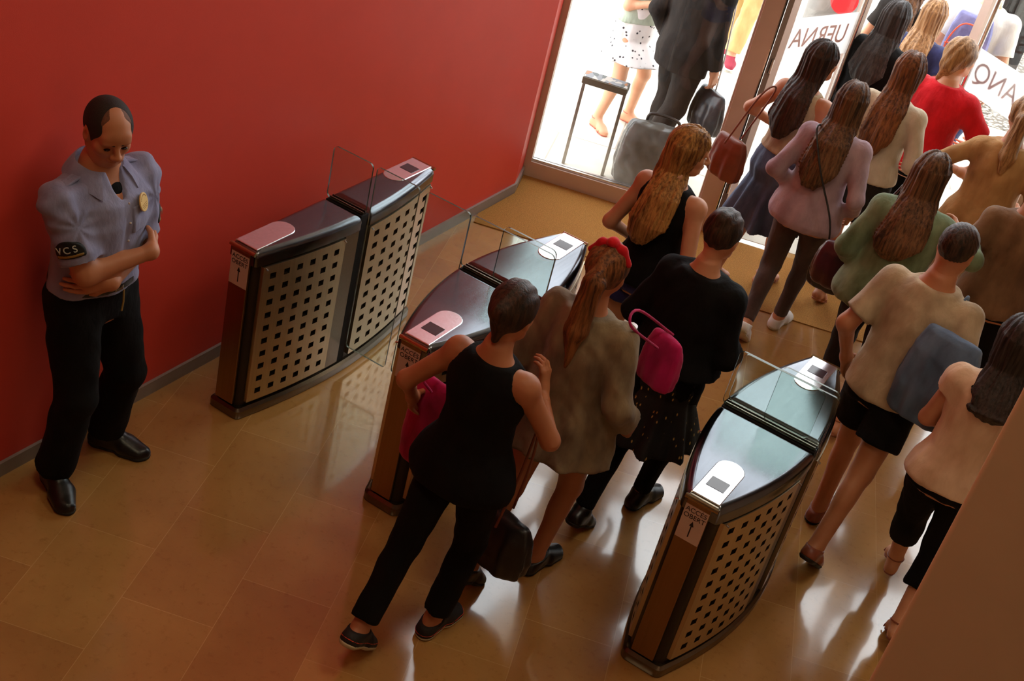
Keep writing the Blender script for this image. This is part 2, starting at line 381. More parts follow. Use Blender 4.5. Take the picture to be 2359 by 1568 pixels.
b = MB(); b.box(pe[0], pe[0]+0.2, -8, pe[1], 0, HT); struct('wall_right', b.build('wall_right', M_cream), 'cream right wall of the hall')
b = MB(); b.box(-0.4, pe[0]+0.2, -8.2, pe[1]+0.3, HT, HT+0.2); struct('ceiling', b.build('ceiling', M_white), 'pale ceiling high over the hall')
# column cutting off the lower right corner
P = rrect(3.576, 4.25, -2.3, -1.7, 0.012, 4); b = MB(); b.stack([P, P], [0, HT])
struct('wall_column', weighted(b.build('wall_column', M_column)), 'beige painted pillar with rounded edge close to the viewer')
# baseboards
b = MB(); b.box(0, 0.016, -8, 2.5, 0, 0.073)
b.add([(0.016, 2.5, 0), (CW[0]+0.02, CW[1]-0.01, 0), (CW[0], CW[1]-0.01, 0), (0, 2.5, 0), (0.016, 2.5, 0.073), (CW[0]+0.02, CW[1]-0.01, 0.073), (CW[0], CW[1]-0.01, 0.073), (0, 2.5, 0.073)], [(0, 1, 5, 4), (4, 5, 6, 7), (1, 2, 6, 5), (2, 3, 7, 6), (3, 2, 1, 0), (3, 0, 4, 7)])
struct('baseboard_left', b.build('baseboard_left', M_base), 'low grey skirting along the foot of the red wall')
# coir mat in front of the doors
mt = MB(); mt.box(0.0, FEND-0.02, -1.005, -0.045, 0.0, 0.006); 
v0 = [(-0.0, 2.16, 0)]
mo = MB(); u0 = 0.0
uv = lambda u, v, z=0: (u*WD[0]-v*WD[1], u*WD[1]+v*WD[0], z)
cc = [uv(0.68, 1.778), uv(5.0, 1.778), tuple(at(4.55, -0.13)), tuple(at(0.02, -0.05)), (0.02, 2.49, 0), (0.02, 2.03, 0)]
mo.stack([[(c[0], c[1]) for c in cc]]*2, [0.0, 0.007])
tag(mo.build('entrance_mat', M_mat), 'tan coir doormat covering the floor just inside the glass doors', 'mat')
# outside ground
b = MB(); b.box(-40, 45, 0.03, 70, -0.2, -0.01); b.xf(MF); struct('trim_1', b.build('ground_outside', M_out), 'sunlit pale paving outside the glass front')
bpy.data.objects['ground_outside'].name = 'floor_outside'
b = MB(); b.box(3.5, 6.2, 3.9, 7.6, -0.012, -0.004); b.xf(MF); tag(b.build('pebble_strip', M_pebble), 'strip of brown pebble paving outside behind the lettered door', 'paving')
bpy.data.objects['pebble_strip']['kind'] = 'structure'

def text_mesh(txt, size, name, mat, parent, mtx, extrude=0.0006, mirror=False, font_sx=1.0):
    cu = bpy.data.curves.new(name, 'FONT'); cu.body = txt; cu.size = size; cu.extrude = extrude; cu.align_x = 'CENTER'; cu.align_y = 'CENTER'
    to = bpy.data.objects.new(name, cu); COL.objects.link(to)
    dg = bpy.context.evaluated_depsgraph_get(); me = bpy.data.meshes.new_from_object(to.evaluated_get(dg)); bpy.data.objects.remove(to); bpy.data.curves.remove(cu)
    S = Matrix.Diagonal((-font_sx if mirror else font_sx, 1, 1, 1)); me.transform(mtx @ S)
    if mirror: me.flip_normals()
    me.materials.clear(); return link(name, me, parent, mat)

# facade: fixed window_1, posts, upper glazing, right window
DZ = 2.45
def fbox(bb, s0, s1, d0, d1, z0, z1): bb.box(s0, s1, d0, d1, z0, z1, 0.0); return bb
def window(name, s0, s1, z0, z1, label, bot=0.12, side=0.05, top=0.05):
    fr = MB()
    fbox(fr, s0, s0+side, -0.05, 0.05, z0, z1); fbox(fr, s1-side, s1, -0.05, 0.05, z0, z1)
    fbox(fr, s0+side, s1-side, -0.05, 0.05, z0, z0+bot); fbox(fr, s0+side, s1-side, -0.05, 0.05, z1-top, z1); fr.xf(MF)
    o = fr.build(name, M_frame); tag(o, label, 'window', None, 'structure')
    g = MB(); fbox(g, s0+side-0.003, s1-side+0.003, -0.006, 0.006, z0+bot-0.003, z1-top+0.003); g.xf(MF); g.build('pane', M_window, o)
    t = MB(); fbox(t, s0+side, s1-side, -0.03, -0.010, z0+bot, z0+bot+0.018); fbox(t, s0+side, s1-side, 0.012, 0.03, z0+bot, z0+bot+0.014); t.xf(MF); t.build('glazing_bead', M_chrome, o)
    return o
window('window_1', 0.0, 1.29, 0, DZ, 'tall fixed glass pane in a brown frame beside the red wall', side=0.048)
FW = 4.6
window('window_2', 3.30, FW, 0, DZ, 'fixed glass pane right of the open doors')
q = MB(); q.box(FW, FEND, -0.12, 0.12, 0, HT); q.xf(MF); struct('wall_front', q.build('wall_front', M_cream), 'cream front wall right of the glass facade')
for i, (a_, b_) in enumerate(((0.0, 1.29), (1.29, 3.30), (3.30, FW))):
    window('window_%d' % (3+i), a_, b_, DZ, HT, 'upper glass light of the facade above the door height', bot=0.08)
def post(name, s0, s1, label):
    q = MB(); fbox(q, s0, s1, -0.075, 0.075, 0, DZ+0.02); q.xf(MF); o = q.build(name, M_frame); tag(o, label, 'post', None, 'structure')
    return o
p1 = post('trim_2', 1.255, 1.375, 'wide brown aluminium door post between the fixed pane and the open doorway')
q = MB(); fbox(q, 1.376, 1.392, -0.05, 0.03, 0.0, DZ); q.xf(MF); q.build('rubber_seal', M_seal, p1)
q = MB(); fbox(q, 1.375, 1.381, -0.075, -0.055, 0.0, DZ); q.xf(MF); q.build('edge_strip', M_chrome, p1)
p2 = post('trim_3', 3.225, 3.325, 'brown aluminium door post right of the doorway')
q = MB(); fbox(q, 3.326, 3.35, -0.05, 0.02, 0.0, DZ); q.xf(MF); q.build('rubber_seal', M_seal, p2)
def leaf(name, hinge, ang, width, label, txt, tpos, handle_at, mir):
    R = Matrix.Translation(Vector(hinge)) @ Matrix.Rotation(ang, 4, 'Z')
    fr = MB(); H_ = 2.40; s = 0.075
    fr.box(0, s, -0.022, 0.022, 0.012, H_); fr.box(width-s, width, -0.022, 0.022, 0.012, H_); fr.box(s, width-s, -0.022, 0.022, 0.012, 0.11); fr.box(s, width-s, -0.022, 0.022, H_-0.08, H_); fr.xf(R)
    o = fr.build(name, M_frame); tag(o, label, 'door', None, 'structure')
    g = MB(); g.box(s-0.003, width-s+0.003, -0.005, 0.005, 0.107, H_-0.077); g.xf(R); g.build('pane', M_window, o)
    bd = MB(); bd.box(s, width-s, -0.0075, -0.0055, 1.265, 1.565); bd.xf(R); bo = bd.build('frosted_band', M_frost, o)
    T = R @ Matrix.Translation(Vector((tpos, -0.0085 if True else 0, 1.415))) @ Matrix.Rotation(PI/2, 4, 'X')
    text_mesh(txt, 0.19, 'lettering', M_letter, bo, T if mir else R @ Matrix.Translation(Vector((tpos, -0.0085, 1.415))) @ Matrix.Rotation(PI/2, 4, 'X'), mirror=mir)
    h = MB(); hx = handle_at
    sd = 1 if not mir else -1
    h.tube([(hx, sd*0.006, 0.45), (hx, sd*0.05, 0.45)], 0.007, 8); h.tube([(hx, sd*0.006, 2.0), (hx, sd*0.05, 2.0)], 0.007, 8); h.tube([(hx, sd*0.05, 0.35), (hx, sd*0.05, 2.1)], 0.017, 12)
    h.xf(R); weighted(h.build('pull_handle', M_chrome, o))
    hg = MB()
    for z in (0.35, 1.25, 2.1): hg.tube([(-0.012, -0.02, z-0.05), (-0.012, -0.02, z+0.05)], 0.011, 10)
    hg.xf(R); weighted(hg.build('hinge', M_chrome, o))
    return o
d53 = math.radians(53)
leaf('door_1', at(1.415, 0.02), PH+d53, 0.885, 'left glass door leaf swung outward with a white frosted band', 'UERNA', 0.43, 0.76, True)
R2 = at(3.205, 0.02)
# right leaf: built from its hinge toward its free edge
leaf('door_2', R2, PH+PI-d53, 0.885, 'right glass door leaf swung outward with mirrored letters on a frosted band', 'BLANQ', 0.43, 0.735, False)

# ------------------------------------------------------------------ turnstile gates
YA, YS, YF = -0.7817, -0.0704, 0.6451
def gate(cx, w_end, bulL, bulR, label, near_screen):
    """plan outline around the centre line; bulL / bulR = how far each side swells at the middle"""
    root = empty('speed_gate', (cx, YS, 0)); tag(root, label, 'gate', 'steel access gates across the hall')
    hl = w_end/2; y0 = YA-YS; y1 = YF-YS; Lh = y1
    def side(y, sg, d=0.0):
        t = min(1, abs(y)/Lh); bu = (bulR if sg > 0 else bulL)*(1-t**1.9); return sg*(hl+bu-d)
    def outline(d=0.0, r=0.0, ya=None, yb=None, N=26):
        ya = (y0+d) if ya is None else ya; yb = (y1-d) if yb is None else yb; P = []
        ys = [ya+(yb-ya)*i/N for i in range(N+1)]
        for y in ys: P.append((side(y, 1, d), y))
        for y in reversed(ys): P.append((side(y, -1, d), y))
        return P
    def chamf(P, r):     # cut the four sharp end corners
        out = []; n = len(P)
        for i, p in enumerate(P):
            a = np.array(P[i-1]); b_ = np.array(p); c = np.array(P[(i+1) % n]); t1 = (b_-a)/(np.linalg.norm(b_-a)+1e-9); t2 = (c-b_)/(np.linalg.norm(c-b_)+1e-9)
            if t1@t2 < 0.5:
                q0 = b_-t1*min(r, np.linalg.norm(b_-a)*0.45); q1 = b_+t2*min(r, np.linalg.norm(c-b_)*0.45)
                for k in range(5):
                    t = k/4; out.append(tuple((1-t)**2*q0+2*t*(1-t)*b_+t*t*q1))
            else: out.append(tuple(p))
        return out
    # plinth
    P0 = chamf(outline(-0.012), 0.03); b = MB(); b.stack([inset(P0, 0.004), P0, P0, inset(P0, 0.012)], [0, 0.006, 0.045, 0.06]); weighted(b.build('plinth', M_plinth, root))
    # body
    P1 = chamf(outline(0.014), 0.03); b = MB(); b.stack([P1, P1], [0.055, 0.90]); weighted(b.build('cabinet_body', M_dark, root))
    # hoods: near and far, with rounded shoulders
    for ya, yb in ((y0, -0.028), (0.028, y1)):
        b = MB(); loops = []; zs = []
        for d, z in ((0.004, 0.868), (0.0, 0.872), (0.0, 0.915), (0.003, 0.926), (0.010, 0.937), (0.020, 0.945), (0.032, 0.9495), (0.036, 0.95)):
            loops.append(chamf(outline(d, 0, ya+d, yb-d, 16), max(0.002, 0.016-d*0.4))); zs.append(z)
        b.stack(loops, zs); weighted(b.build('hood', M_hood, root), 28)
    # seam with dark slots
    b = MB(); Ps = outline(0.012, 0, -0.027, 0.027, 4); b.stack([Ps, Ps], [0.058, 0.938]); b.build('seam_strip', M_hole, root)
    b = MB(); b.box(side(0, -1, 0.02), side(0, 1, 0.02), -0.010, -0.004, 0.935, 0.9535); b.box(side(0, -1, 0.02), side(0, 1, 0.02), 0.012, 0.016, 0.935, 0.9535)
    b.build('seam_trim', M_plinth, root)
    # end panels in champagne steel + gold lip
    for sg, yy in ((-1, y0), (1, y1)):
        b = MB(); b.box(-hl+0.018, hl-0.034 if sg < 0 else hl-0.018, yy-0.004 if sg < 0 else yy-0.012, yy+0.012 if sg < 0 else yy+0.004, 0.07, 0.925, 0.003)
        b.build('end_panel', M_endp, root)
        b = MB(); b.tube([(-hl+0.006, yy+(-0.002 if sg < 0 else 0.002), 0.936), (hl-0.006, yy+(-0.002 if sg < 0 else 0.002), 0.936)], 0.011, 10); weighted(b.build('end_lip', M_edge, root))
    # perforated side skins
    def skin(sg, ya, yb):
        nc, nr = 6, 10; z0, z1 = 0.085, 0.862; my = 0.018; mz = 0.02
        py = (yb-ya-2*my)/nc; pz = (z1-z0-2*mz)/nr; ys = [ya, ya+my]; zs = [z0, z0+mz]
        for i in range(nc): ys += [ya+my+py*(i+0.29), ya+my+py*(i+0.71), ya+my+py*(i+1)] if i < nc-1 else [ya+my+py*(i+0.29), ya+my+py*(i+0.71)]
        ys += [yb]; ys = [ya]+[q for q in ys[2:]]
        zs = [z0]
        for i in range(nr): zs += [z0+mz+pz*(i+0.29), z0+mz+pz*(i+0.71)]
        zs += [z1]
        ys = [ya]
        for i in range(nc): ys += [ya+my+py*(i+0.29), ya+my+py*(i+0.71)]
        ys += [yb]
        V = []; F = []; MI = []
        def pt(y, z, d): return (side(y, sg, d), y, z)
        def quad(a, b_, c, d_, mi):
            k = len(V); V.extend([a, b_, c, d_]); F.append((k, k+1, k+2, k+3) if sg > 0 else (k+3, k+2, k+1, k)); MI.append(mi)
        for i in range(len(ys)-1):
            for j in range(len(zs)-1):
                hole = (i % 2 == 1) and (j % 2 == 1); a, c, e, g = ys[i], ys[i+1], zs[j], zs[j+1]; o_ = -0.004
                if not hole: quad(pt(a, e, o_), pt(c, e, o_), pt(c, g, o_), pt(a, g, o_), 0)
                else:
                    D = 0.0125; quad(pt(a, e, D), pt(c, e, D), pt(c, g, D), pt(a, g, D), 1)
                    quad(pt(a, e, o_), pt(a, e, D), pt(a, g, D), pt(a, g, o_), 2); quad(pt(c, g, o_), pt(c, g, D), pt(c, e, D), pt(c, e, o_), 2)
                    quad(pt(a, e, D), pt(a, e, o_), pt(c, e, o_), pt(c, e, D), 2); quad(pt(a, g, o_), pt(a, g, D), pt(c, g, D), pt(c, g, o_), 2)
        for (a, c) in ((ya, None), (yb, None)):
            for j in range(len(zs)-1):
                q_ = (pt(a, zs[j], 0.0135), pt(a, zs[j], -0.004), pt(a, zs[j+1], -0.004), pt(a, zs[j+1], 0.0135))
                quad(*(q_ if a == ya else q_[::-1]), 0)
        for i in range(len(ys)-1):
            quad(pt(ys[i], z1, -0.004), pt(ys[i+1], z1, -0.004), pt(ys[i+1], z1, 0.0135), pt(ys[i], z1, 0.0135), 0)
            quad(pt(ys[i], z0, 0.0135), pt(ys[i+1], z0, 0.0135), pt(ys[i+1], z0, -0.004), pt(ys[i], z0, -0.004), 0)
        me = mesh_from('perforated_panel', V, F, False, MI); link('perforated_panel', me, root, [M_panel, M_hole, M_dark])
        for yy in (ya+0.012, yb-0.012):
            pn = MB(); x = side(yy, sg, -0.004); pn.tube([(x, yy, z1-0.006), (x+sg*0.014, yy, z1-0.012)], 0.0045, 8); pn.build('panel_pin', M_chrome, root)
    for sg in ((-1, 1)):
        skin(sg, y0+0.045, -0.145); skin(sg, 0.045, y1-0.03)
    # plain strip next to the seam
    for sg in (-1, 1):
        V = []; ys = [-0.135+0.1*i/6 for i in range(7)]
        for y in ys: V += [(side(y, sg, 0.006), y, 0.07), (side(y, sg, 0.006), y, 0.868)]
        for y in ys: V += [(side(y, sg, 0.02), y, 0.07), (side(y, sg, 0.02), y, 0.868)]
        F = [(2*i, 2*i+2, 2*i+3, 2*i+1) if sg > 0 else (2*i+1, 2*i+3, 2*i+2, 2*i) for i in range(6)]
        n0 = 14; F += [(n0-2, n0-1, 2*n0-1, 2*n0-2), (0, 1, n0+1, n0)]
        link('plain_strip', mesh_from('plain_strip', V, F), root, M_plinth)
    # reader pads on top
    for sg, scr in ((-1, near_screen), (1, True)):
        yy = y0 if sg < 0 else y1; pw = 0.063; L = 0.325
        pts = []
        ye = yy-sg*0.018; yr = yy-sg*(L-pw)
        lp = [(-pw, ye), (pw, ye)] if sg < 0 else [(pw, ye), (-pw, ye)]
        arc = [(pw*math.cos(PI*k/12), yr-sg*pw*math.sin(PI*k/12)) for k in range(13)]
        if sg > 0: arc = arc[::-1]
        lp = lp+arc; b = MB(); b.stack([lp, lp, inset(lp, 0.003)], [0.94, 0.9515, 0.953]); pd = b.build('card_reader', M_pad, root)
        if scr:
            b = MB(); ys_ = yy-sg*0.135; b.box(-0.038, 0.042, ys_-0.036, ys_+0.036, 0.95, 0.9545); b.build('reader_window', M_screen, pd)
    # sticker on the near end
    b = MB(); b.box(-hl+0.020, -hl+0.124, y0-0.0055, y0-0.0035, 0.735, 0.905); st = b.build('notice_sticker', M_paper, root)
    T = Matrix.Translation(Vector((-hl+0.072, y0-0.0062, 0.885))) @ Matrix.Rotation(PI/2, 4, 'X')
    text_mesh('ACCÉS', 0.031, 'lettering', M_ink, st, T, 0.0003); text_mesh('OBERT', 0.031, 'lettering', M_ink, st, Matrix.Translation(Vector((0, 0, -0.03))) @ T, 0.0003)
    b = MB(); xa = -hl+0.072; yy = y0-0.0062
    b.box(xa-0.0025, xa+0.0025, yy-0.0003, yy+0.0006, 0.757, 0.82)
    b.add([(xa-0.010, yy, 0.812), (xa+0.010, yy, 0.812), (xa, yy, 0.838)], [(0, 1, 2)]); b.build('arrow', M_ink, st)
    # glass: fixed screen over the cabinet
    def pane(name, xs0, xs1, z0, z1, yy, rad=0.03, parent=root):
        P = rrect(xs0, xs1, z0, z1, rad, 5); V = []; n = len(P); th = 0.005; F = []
        for y in (yy-th, yy+th): V += [(p[0], y, p[1]) for p in P]
        F = [tuple(range(n)), tuple(range(2*n-1, n-1, -1))]; MI = [0, 0]
        for j in range(n): k = (j+1) % n; F.append((j, j+n, k+n, k)); MI.append(1)
        me = mesh_from(name, V, F, False, MI); return link(name, me, parent, [M_glass, M_gedge])
    return root, side, pane
LAB = ['half-width steel gate with perforated side nearest the red wall', 'middle steel gate between the two others, crossed by the closed glass flap', 'right-hand steel gate nearest the viewer with both bright reader pads in full view']
g1, sd1, pane1 = gate(0.2633+0.0796, 0.1592, 0.004, 0.085, LAB[0], False)
g2, sd2, pane2 = gate(1.3067, 0.1592, 0.156, 0.156, LAB[1], True)
g3, sd3, pane3 = gate(2.7145, 0.1592, 0.156, 0.156, LAB[2], True)
def panes(pane, sd, fl, fr):
    a, b_ = sd(0, -1, 0.004), sd(0, 1, 0.004)
    pane('glass_screen', a, b_, 0.945, 1.225, -0.012, 0.025)
    for sg, ext in ((-1, fl), (1, fr)):
        if ext is None: continue
        x0 = sd(0, sg, 0.0); 
        if ext > 0:    # closed: reaches into the lane
            xs = sorted((x0+sg*0.008, x0+sg*ext)); pane('glass_flap', xs[0], xs[1], 0.16, 1.215, 0.006, 0.02)
        else:          # folded back above the cabinet
            xs = sorted((x0-sg*0.012, x0+sg*ext)); pane('glass_flap', xs[0], xs[1], 0.945, 1.195 if sg < 0 else 1.235, 0.014 if sg > 0 else 0.032, 0.03)
panes(pane1, sd1, None, 0.262)
panes(pane2, sd2, 0.262, -0.30)
panes(pane3, sd3, -0.40, -0.28)

# ------------------------------------------------------------------ people
def unit(v): v = np.array(v, float); return v/(np.linalg.norm(v)+1e-12)
def ik(a, c, l1, l2, pole):
    a, c = np.array(a, float), np.array(c, float); d = c-a; D = np.linalg.norm(d)
    if D > (l1+l2)*0.995: c = a+d/D*(l1+l2)*0.995; d = c-a; D = np.linalg.norm(d)
    u = d/D; x = (l1*l1-l2*l2+D*D)/(2*D); h = math.sqrt(max(l1*l1-x*x, 0)); p = np.array(pole, float); p = unit(p-u*(p@u)); return a+u*x+p*h, c
TF = [(.455, .150, .098, -.01), (.50, .168, .112, -.012), (.545, .158, .108, -.008), (.60, .128, .092, 0), (.66, .130, .094, .004), (.725, .150, .108, .006), (.775, .152, .096, 0), (.805, .122, .074, -.008), (.822, .084, .060, -.012), (.84, .058, .050, -.012), (.86, .048, .048, -.010)]
TM = [(.455, .150, .100, -.005), (.50, .162, .112, -.006), (.545, .160, .112, 0), (.60, .156, .110, .006), (.66, .166, .116, .008), (.725, .182, .124, .006), (.775, .186, .112, 0), (.805, .146, .086, -.008), (.822, .104, .074, -.012), (.84, .074, .062, -.012), (.86, .058, .058, -.010)]
class Body:
    def __init__(B, root, H, hd, sex='f', lean=0.04, side=0.0, hy=0, hp=0, feet=((0, .09), (0, -.09)), hands=None, wide=1.0, headf=None):
        B.root = np.array([root[0], root[1], 0.0]); B.H = H; B.s = H/1.65; B.sex = sex; B.wide = wide; a = math.radians(hd); B.hd = a
        B.F = np.array([math.cos(a), math.sin(a), 0]); B.L = np.array([-math.sin(a), math.cos(a), 0]); B.Z = np.array([0, 0, 1.0])
        B.lean = lean; B.side = side; T = TM if sex == 'm' else TF; s = B.s; B.T = T
        B.shw = (.182 if sex == 'm' else .150)*s*wide; S = .786*H
        B.S = [B.sp(.786)+B.L*B.shw, B.sp(.786)-B.L*B.shw]
        l1, l2 = .172*H, .148*H; B.E = []; B.Wr = []; hands = hands or (dict(), dict())
        B.hands = []
        for i, hs in enumerate(hands):
            sg = 1 if i == 0 else -1; hs = dict(hs); t = hs.get('w', (.06, .235*s, .485*H))
            if len(t) == 3: tw = B.loc(t[0], sg*t[1] if t[1] > 0 or hs.get('raw') is None else sg*t[1], t[2])
            if 'abs' in hs: tw = np.array(hs['abs'], float)
            po = hs.get('p', (-.7, .35, -.3)); pw = B.F*po[0]+B.L*sg*po[1]+B.Z*po[2]
            e, w = ik(B.S[i], tw, l1, l2, pw); B.E.append(e); B.Wr.append(w); B.hands.append(hs)
        B.Hp = [B.sp(.505)+B.L*.085*s*wide, B.sp(.505)-B.L*.085*s*wide]; B.K = []; B.A = []; B.FT = []
        for i, f in enumerate(feet):
            f = list(f)+[0]*(5-len(f)); sg = 1 if i == 0 else -1     # f, l (left positive), lift, pitch, yaw
            A = B.loc(f[0], f[1], .048*H+f[2]); ya = a+math.radians(f[4]); T_ = np.array([math.cos(ya), math.sin(ya), 0]); p = math.radians(f[3])
            t = T_*math.cos(p)-B.Z*math.sin(p); u = B.Z*math.cos(p)+T_*math.sin(p)
            k, A2 = ik(B.Hp[i], A, .235*H, .236*H, B.F*1.0+B.L*sg*.12); B.K.append(k); B.A.append(A2); B.FT.append((t, u))
        B.Hc = B.sp(.86)*np.array([1, 1, 0])+B.F*(headf if headf is not None else .035)+B.Z*(H-.116*s)
        hya = a+math.radians(hy); p = math.radians(hp); f0 = np.array([math.cos(hya), math.sin(hya), 0])
        B.hF = f0*math.cos(p)-B.Z*math.sin(p); B.hL = np.array([-math.sin(hya), math.cos(hya), 0]); B.hU = np.cross(B.hF, B.hL)
        if p: B.Hc = B.Hc+f0*math.sin(p)*.05-B.Z*.012*abs(math.sin(p))
    def sp(B, zf):
        t = max(0, (zf-.5)/.36); return B.root+B.F*(B.lean*t)+B.L*(B.side*t)+B.Z*zf*B.H
    def loc(B, f, l, z): return B.root+B.F*f+B.L*l+np.array([0, 0, z])
    def hd_(B, f, l, u): s = B.s*.97; return B.Hc+(B.hF*f+B.hL*l+B.hU*u)*s
    def stations(B, infl=0.0, z0=.455, z1=.86, blouse=None):
        out = []; zs = sorted(set([z0, z1]+[t[0] for t in B.T if z0 < t[0] < z1])); T = np.array(B.T)
        for z in zs:
            a, b, o = (np.interp(z, T[:, 0], T[:, i]) for i in (1, 2, 3)); a *= B.s*B.wide; b *= B.s*B.wide
            ex = blouse(z) if blouse else 0; c = B.sp(z)+B.F*o*B.s; out.append((c[0], c[1], z*B.H, a+infl+ex, b+infl+ex*.8))
        return out
    def limb(B, f, infl=0.0, arms=True, legs=True, at=2.0, lt=2.0, k=.02, fl=0.0):
        s = B.s*(1.0 if B.sex == 'f' else 1.0); m = B.sex == 'm'; w = B.wide
        ra = ((.054, .044, .041, .027) if m else (.046, .037, .034, .023)); ra = [q*s*w+infl for q in ra]; rl = [q*s*w+infl for q in ((.088, .058, .052, .040) if m else (.086, .056, .049, .037))]
        if arms:
            for i in (0, 1):
                S, E, W_ = B.S[i], B.E[i], B.Wr[i]
                if at >= 1:
                    f.seg(S, E, ra[0], ra[1], k)
                    if at > 1: flat_seg(f, E, E+(W_-E)*min(1, at-1), ra[2]+.002, ra[2]+(ra[3]-ra[2])*min(1, at-1)+fl, k, at < 2)
                else: flat_seg(f, S, S+(E-S)*at, ra[0], ra[0]+(ra[1]-ra[0])*at+fl, k, True)
        if legs:
            for i in (0, 1):
                P, K, A = B.Hp[i], B.K[i], B.A[i]
                if lt >= 1:
                    f.seg(P, K, rl[0], rl[1], k)
                    if lt > 1:
                        u = min(1, lt-1); sh = unit(A-K); bk = -unit(B.F-sh*(B.F@sh)) if abs(B.F@sh) < .95 else B.Z
                        flat_seg(f, K, K+(A-K)*u, rl[2], rl[2]+(rl[3]-rl[2])*u+fl, k, lt < 2)
                        f.ell(K+(A-K)*.28+bk*.018*s, (.044*s+infl, .044*s+infl, .10*s), frame(sh), k)
                else: flat_seg(f, P, P+(K-P)*lt, rl[0], rl[0]+(rl[1]-rl[0])*lt+fl, k, True)
    def foot(B, f, i, infl=0.0, k=.015):
        A = B.A[i]; t, u = B.FT[i]; s = B.s; d = -u*.048*B.H; sd = np.cross(u, t)
        f.seg(A+d*.0, A+d*.62-t*.03*s, .036*s+infl, .031*s+infl, k); f.seg(A+d*.62-t*.035*s, A+d*.62+t*.03*s, .031*s+infl, .032*s+infl, k)
        f.seg(A+d*.05+t*.01, A+d*.62+t*.10*s, .035*s+infl, .030*s+infl, k); f.seg(A+d*.62+t*.09*s+sd*.012, A+d*.72+t*.165*s, .036*s+infl, .022*s+infl, k)
        f.seg(A+d*.62+t*.09*s-sd*.012, A+d*.72+t*.150*s-sd*.022, .032*s+infl, .020*s+infl, k); return A+d, t, u
def frame(z):
    z = unit(z); x = unit(np.cross(z, [0.3, 0.9, 0.1])); y = np.cross(z, x); return np.array([x, y, z])
def flat_seg(F, a, b, ra, rb, k=.02, flat=True):
    a = np.array(a, float); b = np.array(b, float)
    if not flat: return F.seg(a, b, ra, rb, k)
    ab = b-a; L = ab@ab+1e-12; ln = math.sqrt(L)
    def f(X, Y, Z):
        tt = ((X-a[0])*ab[0]+(Y-a[1])*ab[1]+(Z-a[2])*ab[2])/L; t = np.clip(tt, 0, 1.3)
        d = np.sqrt((X-a[0]-t*ab[0])**2+(Y-a[1]-t*ab[1])**2+(Z-a[2]-t*ab[2])**2)-(ra+(rb-ra)*np.minimum(t, 1)); return np.maximum(d, (tt-1)*ln)
    r = max(ra, rb); F.P.append(('u', f, np.minimum(a, b)-r, np.maximum(a, b)+r, k)); return F

